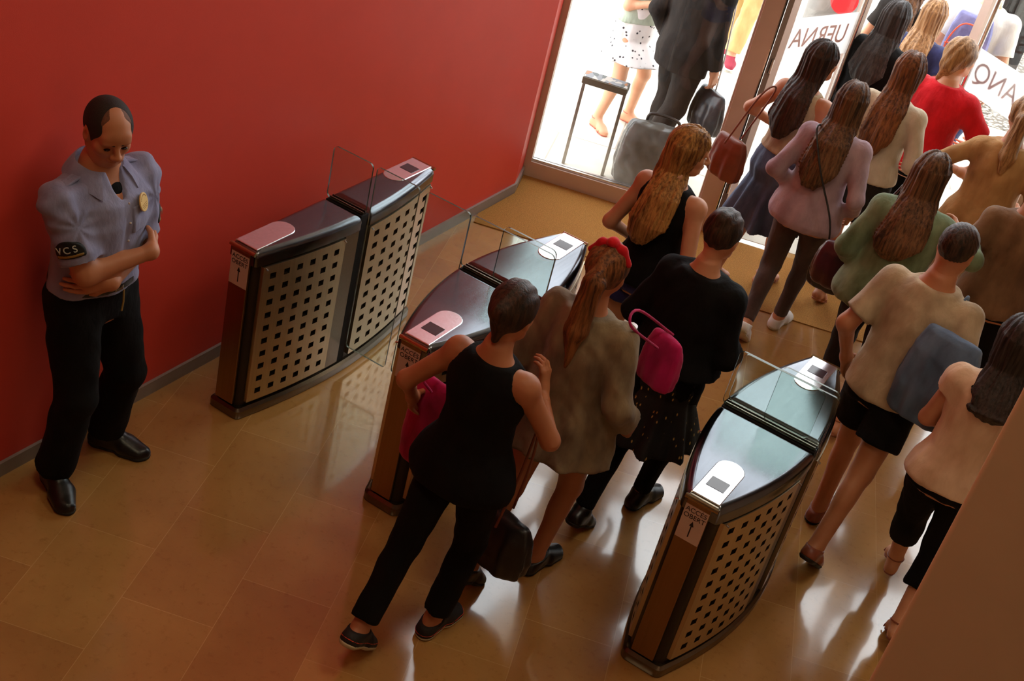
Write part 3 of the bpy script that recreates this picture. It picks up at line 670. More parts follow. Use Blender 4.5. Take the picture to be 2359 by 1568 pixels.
def make_body(B, skin, label, hr=.0055, group=None, q_eye=None):
    s = B.s; m = B.sex == 'm'; f = Fld(); f.loft(B.stations(), B.hd, .03)
    for i in (0, 1): f.ell(B.S[i], (.06*s, .055*s, .055*s), None, .03)
    B.limb(f, k=.028)
    nk = (.056 if m else .045)*s; f.seg(B.sp(.82)-B.F*.012, B.hd_(-.012, 0, -.055), nk*1.08, nk, .03)
    for i in (0, 1): B.foot(f, i)
    parts = [f.mesh(.0115)]
    # head
    h = Fld(); P = B.hd_; R = np.array([B.hF, B.hL, B.hU])
    h.ell(P(-.012, 0, .026), np.array((.094, .075, .088))*s, R, .02); h.ell(P(.024, 0, -.04), np.array((.062, .056, .07))*s, R, .03)
    h.seg(P(.048, .022, -.086), P(.048, -.022, -.086), .024*s, None, .025)
    h.seg(P(.0, .050, -.055), P(.05, .026, -.085), .022*s, None, .025); h.seg(P(.0, -.050, -.055), P(.05, -.026, -.085), .022*s, None, .025)
    h.ell(P(.066, 0, .030), np.array((.020, .052, .030))*s, R, .02)
    for q in (-1, 1):
        h.ell(P(.052, q*.040, -.026), np.array((.026, .024, .026))*s, R, .02)
        h.ell(P(.074, q*.030, .016), np.array((.012, .022, .008))*s, R, .012)
        h.ell(P(.094, q*.031, -.004), np.array((.016, .019, .012))*s, R, .014, 's')
        h.ell(P(-.006, q*.076, -.012), np.array((.020, .010, .034))*s, R, .01); h.ell(P(.002, q*.086, -.010), np.array((.010, .007, .020))*s, R, .006, 's')
        h.ell(P(.098, q*.013, -.036), np.array((.011, .009, .009))*s, R, .008)
    h.seg(P(.082, 0, .010), P(.108, 0, -.028), .008*s, .0105*s, .012); h.ell(P(.107, 0, -.032), np.array((.010, .011, .0095))*s, R, .008)
    h.ell(P(.084, 0, -.058), np.array((.014, .026, .007))*s, R, .006); h.ell(P(.082, 0, -.069), np.array((.014, .022, .008))*s, R, .006)
    h.ell(P(.099, 0, -.0635), np.array((.010, .024, .0016))*s, R, .004, 's'); h.ell(P(.072, 0, -.094), np.array((.018, .022, .016))*s, R, .012)
    h.seg(B.hd_(-.012, 0, -.055), B.sp(.83)-B.F*.012, nk, nk*1.05, .03)
    parts.append(h.mesh(hr))
    # hands
    for i in (0, 1):
        hs = B.hands[i]; E, W_ = B.E[i], B.Wr[i]; sg = 1 if i == 0 else -1
        d = unit(hs['d']) if 'd' in hs else unit(W_-E); n = -B.L*sg if 'n' not in hs else np.array(hs['n'], float); n = unit(n-d*(n@d)); sd = np.cross(d, n)
        if (sd@B.F) < 0 and 'n' not in hs: sd = -sd
        c = hs.get('c', .35); hsz = s*(1.08 if m else 1.0); f = Fld(); wr = .027*hsz
        f.seg(W_-unit(W_-E)*.06, W_, wr, wr*.95, .015); f.seg(W_, W_+d*.015, wr*.95, wr*.9, .02)
        for q in (-1, 0, 1): f.seg(W_+d*.012+sd*q*.012*hsz, W_+d*.078*hsz+sd*q*.026*hsz, .017*hsz, .0135*hsz, .018)
        for j, (o, ln) in enumerate(((.031, .070), (.0105, .079), (-.0105, .073), (-.031, .056))):
            p = W_+(d*(.083-abs(j-1)*.004)+sd*o)*hsz; dd = d.copy(); ang = 0
            for sgm, fr_ in enumerate((.45, .32, .25)):
                ang += c*(.75, 1.0, .7)[sgm]; dd = d*math.cos(ang)+n*math.sin(ang); p2 = p+dd*ln*fr_*hsz; f.seg(p, p2, (.0095-.0012*sgm)*hsz, (.0088-.0012*sgm)*hsz, .004); p = p2
        p = W_+(d*.022+sd*.022)*hsz; q1 = p+unit(sd*.8+d*.75+n*.35)*.038*hsz; q2 = q1+unit(sd*.25+d*.9+n*.5)*.030*hsz
        f.seg(p, q1, .0135*hsz, .011*hsz, .01); f.seg(q1, q2, .0105*hsz, .0085*hsz, .004); parts.append(f.mesh(.0046))
    V, F = join(parts); me = mesh_from('person', V-B.root, F, True); o = link('person', me, None, skin); o.location = tuple(B.root); tag(o, label, 'person', group)
    B.o = o
    # eyes and brows
    for q in (-1, 1):
        e = Fld().ell(P(.0745 if q_eye is None else .0765, q*.031, -.004 if q_eye is None else -.010), np.array((.0112, .0135, .0075 if q_eye is None else q_eye))*s, R); V, F = e.mesh(.003)
        mi = [(1 if ((c_:=V[list(ff)].mean(0)-P(.0885, q*.031, -.005))@c_) < (.0056*s)**2 else 0) for ff in F]
        link('eye', mesh_from('eye', V-B.root, F, True, mi), o, [M_eyew if q_eye is None else M_iris, M_iris])
    return o
M_eyew = plain('eye_white', (196, 180, 168), 0.3); M_iris = plain('dark_iris', (42, 26, 18), 0.2)

def part(B, name, vf, mat, parent=None): return fobj(name, vf, B.root, mat, parent or B.o)
def brows(B, mat):
    for q in (-1, 1):
        f = Fld().seg(B.hd_(.088, q*.014, .017), B.hd_(.076, q*.050, .018), .0048, .003); part(B, 'eyebrow', f.mesh(.003), mat)
def top(B, mat, z0=.50, z1=.832, sleeve=.5, infl=.012, blouse=None, name='shirt', amp=.005, seed=1, rip=None, fl=.012, neck=True, h=.010, ainf=None, pw=2.0):
    f = Fld(); bl0 = blouse; st = B.stations(infl, z0, z1, lambda z: (bl0(z) if bl0 else 0)+.018*max(0, min(1, (.63-z)/.10))); f.loft(st, B.hd, .03, rip=rip, pw=pw)
    if sleeve > 0:
        for i in (0, 1): f.ell(B.S[i]-B.Z*.004, np.array((.058, .056, .046))*B.s*B.wide+infl*.5, None, .04)
        B.limb(f, (min(infl, .015) if ainf is None else ainf), True, False, at=sleeve, k=.03, fl=fl)
    else:
        for i, sg in ((0, 1), (1, -1)): f.ell(B.S[i]+B.L*sg*.02*B.s+B.Z*.01, np.array((.075, .062, .078))*B.s, None, .01, 's')
    return part(B, name, f.mesh(h, 1, folds(amp, seed)), mat)
def trousers(B, mat, lt=1.93, infl=.016, name='trousers', z1=.565, amp=.006, seed=2, fl=.012, h=.010):
    f = Fld(); f.loft(B.stations(infl*.7, .465, z1), B.hd, .03); B.limb(f, infl, False, True, lt=lt, k=.03, fl=fl)
    return part(B, name, f.mesh(h, 1, folds(amp, seed)), mat)
def skirt(B, mat, z0=.30, z1=.60, flare=.07, name='skirt', n=11, amp=.09, shift=0.0, h=.010, infl=.012, back=0.0):
    st = B.stations(infl, max(z0, .455), z1); c = B.sp(z0)
    mid = (B.Hp[0]+B.Hp[1]+B.K[0]+B.K[1])/4; w = np.linalg.norm((B.K[0]-B.K[1])[:2])/2
    if z0 < .455: st = [(mid[0]*.55+st[0][0]*.45-B.F[0]*back, mid[1]*.55+st[0][1]*.45-B.F[1]*back, z0*B.H, st[0][3]+flare, st[0][4]+flare*.9+w*.35)]+st
    f = Fld(); f.loft(st, B.hd, .02, rip=(n, amp, 0.004, .7)); return part(B, name, f.mesh(h, 1, folds(.003, 5)), mat)
def shoe(B, i, mat, sole_mat, kind='shoe', inf=.007, stripe=None):
    A = B.A[i]; t, u = B.FT[i]; base = A-u*.048*B.H
    f = Fld(); B.foot(f, i, inf); f.cut(base+u*.012*B.s, -u)
    f.cut(A+u*(-.004 if kind == 'shoe' else .03 if kind == 'boot' else -.012)*B.s, unit(u*.9-t*(.18 if kind != 'flat' else .6)))
    sh = part(B, 'shoe', f.mesh(.0058, 1), mat)
    g = Fld(); B.foot(g, i, inf+.003); g.cut(base+u*.016*B.s, u); g.cut(base-u*.004, -u); part(B, 'sole', g.mesh(.0058, 1), sole_mat, sh)
    return sh
def sandal(B, i, mat, heel=0.0):
    A = B.A[i]; t, u = B.FT[i]; base = A-u*.048*B.H; sd = np.cross(u, t); s = B.s
    g = Fld(); B.foot(g, i, .004); g.cut(base+u*.010, u); g.cut(base-u*.006, -u); o = part(B, 'sandal', g.mesh(.0058, 1), mat)
    b = MB(); a0 = base+t*.115*s
    arc = [a0+sd*.046*s*math.cos(q)+u*(.006+.040*math.sin(q))-B.root for q in np.linspace(0, PI, 9)]; b.tube(arc, .004, 6); weighted(b.build('strap', mat, o)); b = MB()
    arc = [A-t*.002+unit(t)*.041*s*math.cos(q)+sd*.041*s*math.sin(q)+u*.004-B.root for q in np.linspace(0, 2*PI, 13)]; b.tube(arc, .004, 6)
    q = b.build('strap', mat, o); weighted(q)
    if heel:
        c = MB(); c.tube([base-t*.03-B.root, base-t*.03-u*heel-B.root], [.012, .006], 8); c.build('heel', mat, o)
    return o
def hair_cap(B, f, r=(.103, .087, .100), off=(-.016, 0, .030), face=True):
    R = np.array([B.hF, B.hL, B.hU]); f.ell(B.hd_(*off), np.array(r)*B.s, R, .03)
    if face:
        f.ell(B.hd_(.098, 0, -.045), np.array((.080, .066, .098))*B.s, R, .012, 's')
def hair_long(B, mat, zend=.62, w=(.088, .112, .118, .075), thick=1.0, sway=0.0, name='hair', over=0.0, parting=True, h=.0068, seed=3, back=0.018):
    H = B.H; s = B.s; f = Fld(); Hc = B.Hc; bF = B.hF*np.array([1, 1, 0]); bF = unit(bF)
    st = []
    def P_(c, z, a, b): st.append((c[0], c[1], z, a*s, b*s))
    P_(Hc-bF*.018, Hc[2]+.035, w[0], .094); P_(Hc-bF*.035, Hc[2]-.035, w[0]+.006, .080*thick)
    P_(Hc-bF*.050, Hc[2]-.105, w[1]-.014, .066*thick)
    zs = .80*H; sp = B.sp(.80); nb = sp-B.F*(.078*s+back); P_(nb, zs, w[1], .050*thick)
    z2 = H*(zend+(.80-zend)*.45); sp2 = B.sp(.74); c2 = sp2-B.F*(.118*s+back)+B.L*sway*.5; P_(c2, z2, w[2], .042*thick)
    zE = H*zend; c3 = B.sp(max(.5, zend))-B.F*(.122*s+back)+B.L*sway; P_(c3, zE+.05, w[3], .030*thick); P_(c3, zE, w[3]*.5, .014)
    f.loft(st, B.hd if True else 0, .02, rip=(19, .055, .012, 1.1+seed)); hair_cap(B, f, face=False)
    R = np.array([B.hF, B.hL, B.hU]); f.ell(B.hd_(.102, 0, -.050), np.array((.082, .064, .100))*s, R, .012, 's')
    if parting: f.seg(B.hd_(.08, 0, .128), B.hd_(-.05, 0, .140), .012, None, .018, 's')
    rs = np.random.RandomState(seed); ph = rs.rand(4)*6
    def dsp(V):
        a = np.arctan2((V-Hc)@B.hL, -((V-Hc)@B.hF)+.02); q = (V[:, 2]-Hc[2]); return .0020*np.sin(a*31+ph[0]+6*q)+.0022*np.sin(a*17+ph[1]-9*q)+.003*np.sin(a*7+ph[2]+4*q)
    return part(B, name, f.mesh(h, 1, dsp), mat)
def hair_tail(B, mat, zend=.70, tie=(-.10, 0, .05), sway=0.0, low=.0, h=.0062):
    f = Fld(); hair_cap(B, f); a = B.hd_(*tie); f.ell(a, (.035, .035, .035), None, .02); bk = unit(B.hF*[1, 1, 0])
    p1 = a-bk*.055-B.Z*.05+B.L*sway*.3; p2 = B.sp(.80)-B.F*.12*B.s+B.L*sway*.6; p2[2] = min(p2[2], p1[2]-.08); p3 = B.sp(zend)-B.F*.135*B.s+B.L*sway
    f.seg(a, p1, .030, .045, .02); f.seg(p1, p2, .045, .050, .02); f.seg(p2, p3, .050, .014, .02)
    ph = 1.0
    o = part(B, 'hair', f.mesh(h, 1, lambda V: .003*np.sin(V@(B.L*150+B.F*40)+ph)+.002*np.sin(V@(B.L*90)-20*V[:, 2])), mat); return o
def hair_bun(B, mat, bun=(-.085, 0, .075), r=.042, h=.0058):
    f = Fld(); hair_cap(B, f, (.100, .083, .098)); f.ell(B.hd_(*bun), (r, r, r*.9), None, .012)
    return part(B, 'hair', f.mesh(h, 1, lambda V: .002*np.sin(V@(B.L*170)+V[:, 2]*40)), mat)
def hair_short(B, mat, r=(.099, .081, .094), h=.0055):
    f = Fld(); hair_cap(B, f, r); return part(B, 'hair', f.mesh(h, 1, lambda V: .0010*np.sin(V@np.array([260, 60, 150.])+3*np.sin(V@np.array([20, 50, 30.])))), mat)

# bags: top-level things with body and strap
def sack(name, label, cat, c, sz, mat, strap=None, hd=0.0, smat=None, seed=4, amp=.006, rip=(9, .05, .01, .3), pw=2.6, straps=None, group=None, h=.008):
    """soft bag: c = centre of its base, sz = (half width, half depth, height)"""
    c = np.array(c, float); a, d, H_ = sz; f = Fld()
    f.loft([(c[0], c[1], c[2], a*.80, d*.8), (c[0], c[1], c[2]+.02, a*.93, d*.95), (c[0], c[1], c[2]+H_*.35, a, d), (c[0], c[1], c[2]+H_*.75, a*.93, d*.78), (c[0], c[1], c[2]+H_*.96, a*.80, d*.45), (c[0], c[1], c[2]+H_, a*.72, d*.2)], hd, .02, rip=rip, pw=pw)
    V, F = f.mesh(h, 2, folds(amp, seed)); o = link(name, mesh_from(name, V-c, F, True), None, mat); o.location = tuple(c); tag(o, label, cat, group)
    for sp_ in (straps or ([strap] if strap else [])):
        b = MB(); P = catmull([np.array(q, float) for q in sp_], 6); b.tube([q-c for q in P], .006, 8); weighted(b.build('strap', smat or mat, o))
    return o
def catmull(P, n):
    P = [P[0]*2-P[1]]+P+[P[-1]*2-P[-2]]; out = []
    for i in range(1, len(P)-2):
        for k in range(n):
            t = k/n; a, b, c, d = P[i-1:i+3]; out.append(.5*((2*b)+(c-a)*t+(2*a-5*b+4*c-d)*t*t+(3*b-a-3*c+d)*t**3))
    out.append(P[-2]); return out

SK = dict(tan=skinmat('tan_skin', (204, 144, 108)), fair=skinmat('fair_skin', (224, 168, 132)), guard=skinmat('ruddy_skin', (192, 128, 90)), deep=skinmat('sunned_skin', (186, 122, 84)))
HM = dict(dk=hairmat('dark_brown_hair', (26, 17, 12), (78, 50, 34)), br=hairmat('brown_hair', (48, 29, 18), (132, 92, 60)), au=hairmat('auburn_hair', (60, 32, 16), (156, 98, 54)), bl=hairmat('blond_streaked_hair', (96, 58, 26), (206, 152, 84)), bk=hairmat('near_black_hair', (20, 15, 13), (66, 52, 46)), lt=hairmat('light_brown_hair', (108, 72, 42), (196, 150, 100)))
CM = dict(black=cloth('black_cloth', (17, 15, 14), (9, 8, 8)), char=cloth('charcoal_cloth', (50, 44, 40), (32, 28, 26)), blue=cloth('uniform_blue', (152, 154, 184), (126, 126, 156)), navy=cloth('navy_cloth', (58, 64, 110), (36, 40, 74)),
          cream=cloth('cream_knit', (226, 212, 186), (190, 172, 144)), beige=cloth('beige_cloth', (196, 174, 142), (158, 134, 106)), taupe=cloth('taupe_cloth', (150, 130, 100), (98, 82, 66)), mauve=cloth('mauve_cloth', (188, 160, 168), (150, 122, 132)), slate=cloth('slate_blue_cloth', (98, 110, 138), (64, 72, 96)),
          red=cloth('red_cotton', (226, 28, 42), (176, 14, 24), .85), green=cloth('grey_green_cloth', (138, 156, 124), (86, 98, 68)), tan=cloth('tan_cloth', (204, 160, 106), (164, 120, 74)), peach=cloth('peach_cloth', (240, 208, 178), (206, 168, 136)),
          white=cloth('white_cloth', (240, 236, 230), (212, 206, 198)), khaki=cloth('khaki_cotton', (214, 184, 124), (184, 152, 96)), legg=cloth('brown_leggings', (88, 70, 64), (64, 50, 46)), denim=cloth('denim_cloth', (108, 130, 158), (74, 92, 116)), pink=cloth('magenta_cloth', (206, 30, 104), (150, 16, 72)), cobalt=cloth('cobalt_cloth', (60, 62, 130), (40, 40, 92)), palegreen=cloth('pale_green_cloth', (196, 206, 188), (160, 172, 152)))
M_shoe = plain('black_leather', (15, 12, 11), 0.34, 0, 0.1, 20, 0.1, 120); M_sole = plain('dark_sole', (30, 26, 22), 0.7); M_solew = plain('pale_sole', (190, 176, 140), 0.6); M_wsh = plain('white_canvas', (226, 222, 218), 0.8, 0, .04)
M_brl = plain('brown_leather', (132, 66, 42), 0.45, 0, 0.15, 14, 0.2, 60); M_bkl = plain('black_bag_leather', (34, 30, 30), 0.35, 0, 0.15, 14, 0.2, 60); M_mar = plain('maroon_leather', (70, 24, 32), 0.3, 0, 0.15, 14, 0.2, 60); M_redsh = plain('maroon_canvas', (150, 36, 56), 0.8); M_sand = plain('tan_strap_leather', (176, 112, 78), 0.5)
# --- the guard
B = Body((.185, -1.535), 1.83, 0, 'm', lean=.02, hy=-22, hp=22, wide=1.02, feet=((-.03, .165, 0, 0, 20), (.02, -.185, 0, 0, -24)),
         hands=(dict(w=(.175, -.07, 1.095), p=(-.30, .9, -.30), c=.25, d=(-.5, -.85, .0), n=(-1, .3, 0)), dict(w=(.225, -.085, 1.205), p=(-.30, .9, -.40), c=.25, d=(-.62, .78, -.18), n=(-1, -.3, 0))), headf=.015)
g = make_body(B, SK['guard'], 'security guard in pale blue short-sleeved shirt standing with folded arms against the red wall', .0042, None, .0032)
brows(B, HM['bk'])
M_buzz = plain('cropped_hair', (36, 24, 18), 0.8, 0, .2, 60, .4, 300)
f = Fld(); R = np.array([B.hF, B.hL, B.hU]); f.ell(B.hd_(-.0145, 0, .022), np.array((.0978, .0812, .0926))*B.s, R, .01); f.ell(B.hd_(.100, 0, .078), np.array((.096, .050, .072))*B.s, R, .02, 's'); f.ell(B.hd_(.100, 0, -.03), np.array((.086, .10, .080))*B.s, R, .015, 's'); f.cut(B.hd_(0, 0, -.045), -B.hU)
for q in (-1, 1): f.ell(B.hd_(-.006, q*.084, -.014), np.array((.026, .022, .036))*B.s, R, .008, 's')
part(B, 'hair', f.mesh(.004, 1), M_buzz)
f = Fld(); f.ell(B.hd_(-.0135, 0, .0225), np.array((.0966, .0802, .0913))*B.s, R, .01); f.ell(B.hd_(.118, 0, .040), np.array((.086, .085, .078))*B.s, R, .02, 's'); f.cut(B.hd_(0, 0, .030), -B.hU); part(B, 'thinning_hair', f.mesh(.004, 1), plain('thin_stubble', (104, 62, 40), .7, 0, .25, 90, .2, 300))
f = Fld(); f.loft(B.stations(.017, .545, .842, lambda z: .016*math.exp(-((z-.575)/.03)**2)), B.hd, .03)
for i in (0, 1): f.ell(B.S[i]-B.Z*.004, np.array((.056, .058, .048))*B.s*B.wide+.012, None, .05)
B.limb(f, .016, True, False, at=.80, k=.03, fl=.014)
f.seg(B.sp(.87)+B.F*.085, B.sp(.785)+B.F*.112, .062, .014, .006, 's'); f.seg(B.sp(.80)+B.F*.165, B.sp(.56)+B.F*.165, .010, .010, .012, 's')
ax_ = [unit(B.E[i]-B.S[i]) for i in (0, 1)]
def creases(V):
    r = folds(.006, 8)(V)
    for i in (0, 1):      # pulls radiating from each armpit, and rings round the sleeves
        ap = B.S[i]-B.Z*.07+B.F*.05; d = V-ap; D = np.linalg.norm(d, axis=1)+1e-6; an = np.arctan2(d@B.Z, d@B.L*(1 if i == 0 else -1)); w = np.exp(-((D-.11)/.09)**2)
        r = r+.0032*w*np.sin(an*8+D*18+i)
        t = (V-B.S[i])@ax_[i]; q = np.linalg.norm(V-B.S[i]-np.outer(t, ax_[i]), axis=1); r = r+.0035*np.exp(-(q/.11)**4)*np.sin(t*70+((V-B.S[i])@B.F)*26+i*2)
    return r
sh = part(B, 'shirt', f.mesh(.0070, 1, creases), CM['blue'])
def strip(name, pts, th, mat, par, n):
    n = unit(n); V = [np.array(p)-B.root for p in pts]+[np.array(p)-B.root+n*th for p in pts]; k = len(pts)
    F = [tuple(range(k-1, -1, -1)), tuple(range(k, 2*k))]+[(i, (i+1) % k, (i+1) % k+k, i+k) for i in range(k)]
    return link(name, mesh_from(name, [tuple(v) for v in V], F), par, mat)
# stand-and-fall collar with two points in front
V = []; NA = 40; cz = B.sp(.842)-B.F*.014
for k in range(NA+1):
    a = math.radians(34+292*k/NA); c_, s_ = math.cos(a), math.sin(a); fr_ = max(0, c_); sd_ = abs(s_)
    def pt(r, z): return cz+B.F*c_*(r*1.02)+B.L*s_*(r*1.12)+B.Z*z-B.root
    tip = max(0, (fr_-.62)/.30); dz = -.012*sd_-.030*fr_
    for r, z in ((.090, -.020+dz), (.082, .018+dz), (.085, .027+dz), (.092, .024+dz), (.112+.012*fr_, -.004+dz-.012*tip), (.128+.024*fr_, -.034+dz-.036*tip), (.123+.022*fr_, -.037+dz-.036*tip), (.102+.010*fr_, -.010+dz-.01*tip)): V.append(pt(r, z))
F = []; m_ = 8
for k in range(NA):
    for j in range(m_): F.append((k*m_+j, k*m_+(j+1) % m_, (k+1)*m_+(j+1) % m_, (k+1)*m_+j))
F += [tuple(range(m_)), tuple(NA*m_+j for j in range(m_-1, -1, -1))]
weighted(link('collar', mesh_from('collar', [tuple(v) for v in V], F), sh, CM['blue']), 60)
for q in (-1, 1):
    a = B.sp(.832)+B.L*q*.100+B.F*(-.004); c = B.S[0 if q > 0 else 1]+B.Z*.060-B.L*q*.012
    f = Fld(); f.seg(a-B.F*.016, c-B.F*.016, .007, .007, .01); f.seg(a+B.F*.016, c+B.F*.016, .007, .007, .01); f.seg(a, c, .007, .007, .01); part(B, 'epaulette', f.mesh(.0045, 1), CM['blue'], sh)
for k in range(5):
    z = .775-.045*k; d_ = B.stations(.017, z, z+.001)[0]; c = np.array([d_[0], d_[1], z*B.H])+B.F*(d_[4]-.002)+B.L*.016
    f = Fld(); f.ell(c, (.0055, .0055, .0055)); part(B, 'button', f.mesh(.003), M_eyew, sh)
f = Fld(); f.ell(B.sp(.792)+B.F*.060, (.045, .055, .045), None); part(B, 'undershirt', f.mesh(.005), CM['black'], sh)
pc = B.sp(.735)+B.L*.082
f = Fld(); f.loft(B.stations(.026, .70, .765), B.hd, .01); f.P.append(('i', (lambda X, Y, Z: np.maximum(np.abs((X-pc[0])*B.L[0]+(Y-pc[1])*B.L[1])-.052, .03-((X-pc[0])*B.F[0]+(Y-pc[1])*B.F[1]))), None, None, .004)) if False else None
def clipbox(f, c, hw):
    f.P.append(('c', lambda X, Y, Z: np.maximum(np.abs((X-c[0])*B.L[0]+(Y-c[1])*B.L[1])-hw, .02-((X-c[0])*B.F[0]+(Y-c[1])*B.F[1])), None, None, .004))
clipbox(f, pc, .052); part(B, 'chest_pocket', f.mesh(.0055, 1, folds(.003, 4)), CM['blue'], sh)
M_badge = plain('yellow_badge', (226, 190, 112), 0.45, 0, .03); M_badgei = plain('ochre_print', (176, 132, 62), 0.6)
bc = B.sp(.768)+B.F*.152+B.L*.088; bn = unit(B.F*.86+B.L*.42+B.Z*.30); fr = frame(bn); up_ = unit(B.Z-bn*(B.Z@bn)); rx = np.cross(up_, bn)
Mb = Matrix(((rx[0], up_[0], bn[0], bc[0]-B.root[0]), (rx[1], up_[1], bn[1], bc[1]-B.root[1]), (rx[2], up_[2], bn[2], bc[2]), (0, 0, 0, 1)))
b = MB(); cl = [(math.cos(2*PI*k/32)*.038, math.sin(2*PI*k/32)*.038) for k in range(32)]; b.stack([cl, cl, inset(cl, .002)], [-.004, .001, .002]); b.xf(Mb); bo = b.build('round_badge', M_badge, sh)
b = MB(); b.box(-.022, .020, -.016, -.013, .0018, .0026); b.box(-.024, .022, -.008, -.0055, .0018, .0026); b.box(-.018, .016, -.023, -.0205, .0018, .0026)
for k in range(11):
    a = math.radians(30+k*12); x, y = .029*math.cos(a), .029*math.sin(a); b.box(x-.0016, x+.0016, y-.0022, y+.0022, .0018, .0026)
b.xf(Mb); b.build('printed_lines', M_badgei, bo)
# sleeve patches
M_patch = plain('black_patch', (16, 20, 20), 0.7); M_gold = plain('gold_stitching', (140, 108, 40), 0.6); M_pw = plain('pale_stitching', (196, 204, 190), 0.7)
for i, sg in ((1, -1), (0, 1)):
    S_, E_ = B.S[i], B.E[i]; ax = unit(E_-S_); out = unit(B.L*sg*1.0+B.F*(.62 if i == 1 else .35)); out = unit(out-ax*(out@ax)); c = S_+(E_-S_)*.56; r = .0575*B.wide+.016
    upv = -ax; rx = np.cross(upv, out); ctr = c+out*r
    def band(r0, zlo, zhi, rad):
        f = Fld(); f.seg(S_, E_, r0+.006, r0-.004, .01)
        f.P.append(('c', lambda X, Y, Z: np.maximum.reduce([np.sqrt(((X-ctr[0])*rx[0]+(Y-ctr[1])*rx[1]+(Z-ctr[2])*rx[2])**2+((X-ctr[0])*upv[0]+(Y-ctr[1])*upv[1]+(Z-ctr[2])*upv[2]+.02)**2)-rad, zlo-((X-ctr[0])*upv[0]+(Y-ctr[1])*upv[1]+(Z-ctr[2])*upv[2]), ((X-ctr[0])*upv[0]+(Y-ctr[1])*upv[1]+(Z-ctr[2])*upv[2])-zhi, .02-((X-c[0])*out[0]+(Y-c[1])*out[1]+(Z-c[2])*out[2])]), None, None, .002))
        return f.mesh(.0042, 1)
    pt = part(B, 'arm_patch', band(.0655*B.wide+.018, -.036, .06, .060), M_patch, sh); part(B, 'gold_stripe', band(.0655*B.wide+.0205, -.031, -.019, .054), M_gold, pt)
    for k, ch in enumerate('VCS'):
        th = (k-1)*.36; o2 = unit(out*math.cos(th)+rx*math.sin(th)); r_ = np.cross(upv, o2); rr = .0655*B.wide+.0245; q = c+o2*rr-B.root+upv*.004
        Mt = Matrix(((r_[0], upv[0], o2[0], q[0]), (r_[1], upv[1], o2[1], q[1]), (r_[2], upv[2], o2[2], q[2]), (0, 0, 0, 1))); text_mesh(ch, .040, 'lettering', M_pw, pt, Mt, .001)
tr = trousers(B, CM['black'], 1.97, .022, 'trousers', .575, .008, 3, .018)
f = Fld(); f.loft(B.stations(.024, .553, .575), B.hd, .01); bl = part(B, 'belt', f.mesh(.006), M_shoe)
b = MB(); b.box(-.022, .022, -.004, .004, -.018, .018, .003); q = B.sp(.564)+B.F*.148-B.root; b.xf(Matrix(((B.L[0], B.F[0], 0, q[0]), (B.L[1], B.F[1], 0, q[1]), (0, 0, 1, q[2]), (0, 0, 0, 1)))); b.build('buckle', M_chrome, bl)
for i in (0, 1): shoe(B, i, M_shoe, M_sole, 'boot', .011)
# key clip hanging from the belt
q = B.sp(.55)+B.F*.145+B.L*.03; b = MB(); b.tube([q-B.root, q+B.F*.012-B.Z*.05-B.L*.01-B.root, q+B.F*.014-B.Z*.09-B.L*.02-B.root], .004, 8); b.build('key_clip', M_gold, bl)

# --- woman in black nearest the viewer
B = Body((1.87, -1.19), 1.66, 88, 'f', lean=.03, feet=((-.42, .07, .075, 38, 4), (-.06, -.06, 0, 0, -4)), hp=12,
         hands=(dict(abs=(1.50, -1.05, .90), p=(-.7, .5, -.2), c=.5), dict(abs=(1.98, -.90, 1.13), p=(-.2, .75, -.8), c=.6, d=(-.2, .3, .9))))
make_body(B, SK['deep'], 'person in black vest top and trousers with dark hair pinned up, nearest the viewer'); brows(B, HM['dk'])
f = Fld(); hair_cap(B, f, (.106, .088, .103)); f.ell(B.hd_(-.100, 0, .020), (.045, .052, .050), None, .02); f.seg(B.hd_(-.07, 0, -.02), B.hd_(-.075, 0, -.10), .042, .018, .03); part(B, 'hair', f.mesh(.006, 1, lambda V: .002*np.sin(V@(B.L*160)+V[:, 2]*30)), HM['dk'])
top(B, CM['black'], .47, .825, 0, .022, lambda z: .03*max(0, (.62-z)/.15), 'vest_top', .006, 11)
trousers(B, CM['black'], 1.90, .014, 'trousers', .565, .006, 12, .01)
for i in (0, 1):
    s_ = shoe(B, i, plain('black_trainer_mesh', (28, 24, 24), .7), M_solew, 'shoe', .009)
    g2 = Fld(); B.foot(g2, i, .0125); t, u = B.FT[i]; bs = B.A[i]-u*.048*B.H; g2.cut(bs+u*.036, u); g2.cut(bs+u*.031, -u); part(B, 'orange_stripe', g2.mesh(.0045, 1), plain('orange_trim', (206, 66, 34), .6), s_)
sack('shoulder_bag', 'large black soft bag hanging low on a thin strap from a bent bare arm', 'bag', (1.975, -.90, .20), (.17, .085, .27), M_bkl, hd=math.radians(80), smat=M_brl,
     straps=[[(1.98, -.98, .45), (2.02, -.98, .75), (2.04, -.985, .985), (2.03, -.94, .985), (2.01, -.87, .75), (1.97, -.82, .45)]])
sack('tote_bag', 'magenta fabric tote held in front of the middle gate', 'bag', (1.585, -.955, .52), (.15, .055, .44), CM['pink'], hd=math.radians(85), straps=[[(1.57, -1.03, .95), (1.54, -1.06, 1.02), (1.58, -.92, 1.02), (1.60, -.87, .95)]])

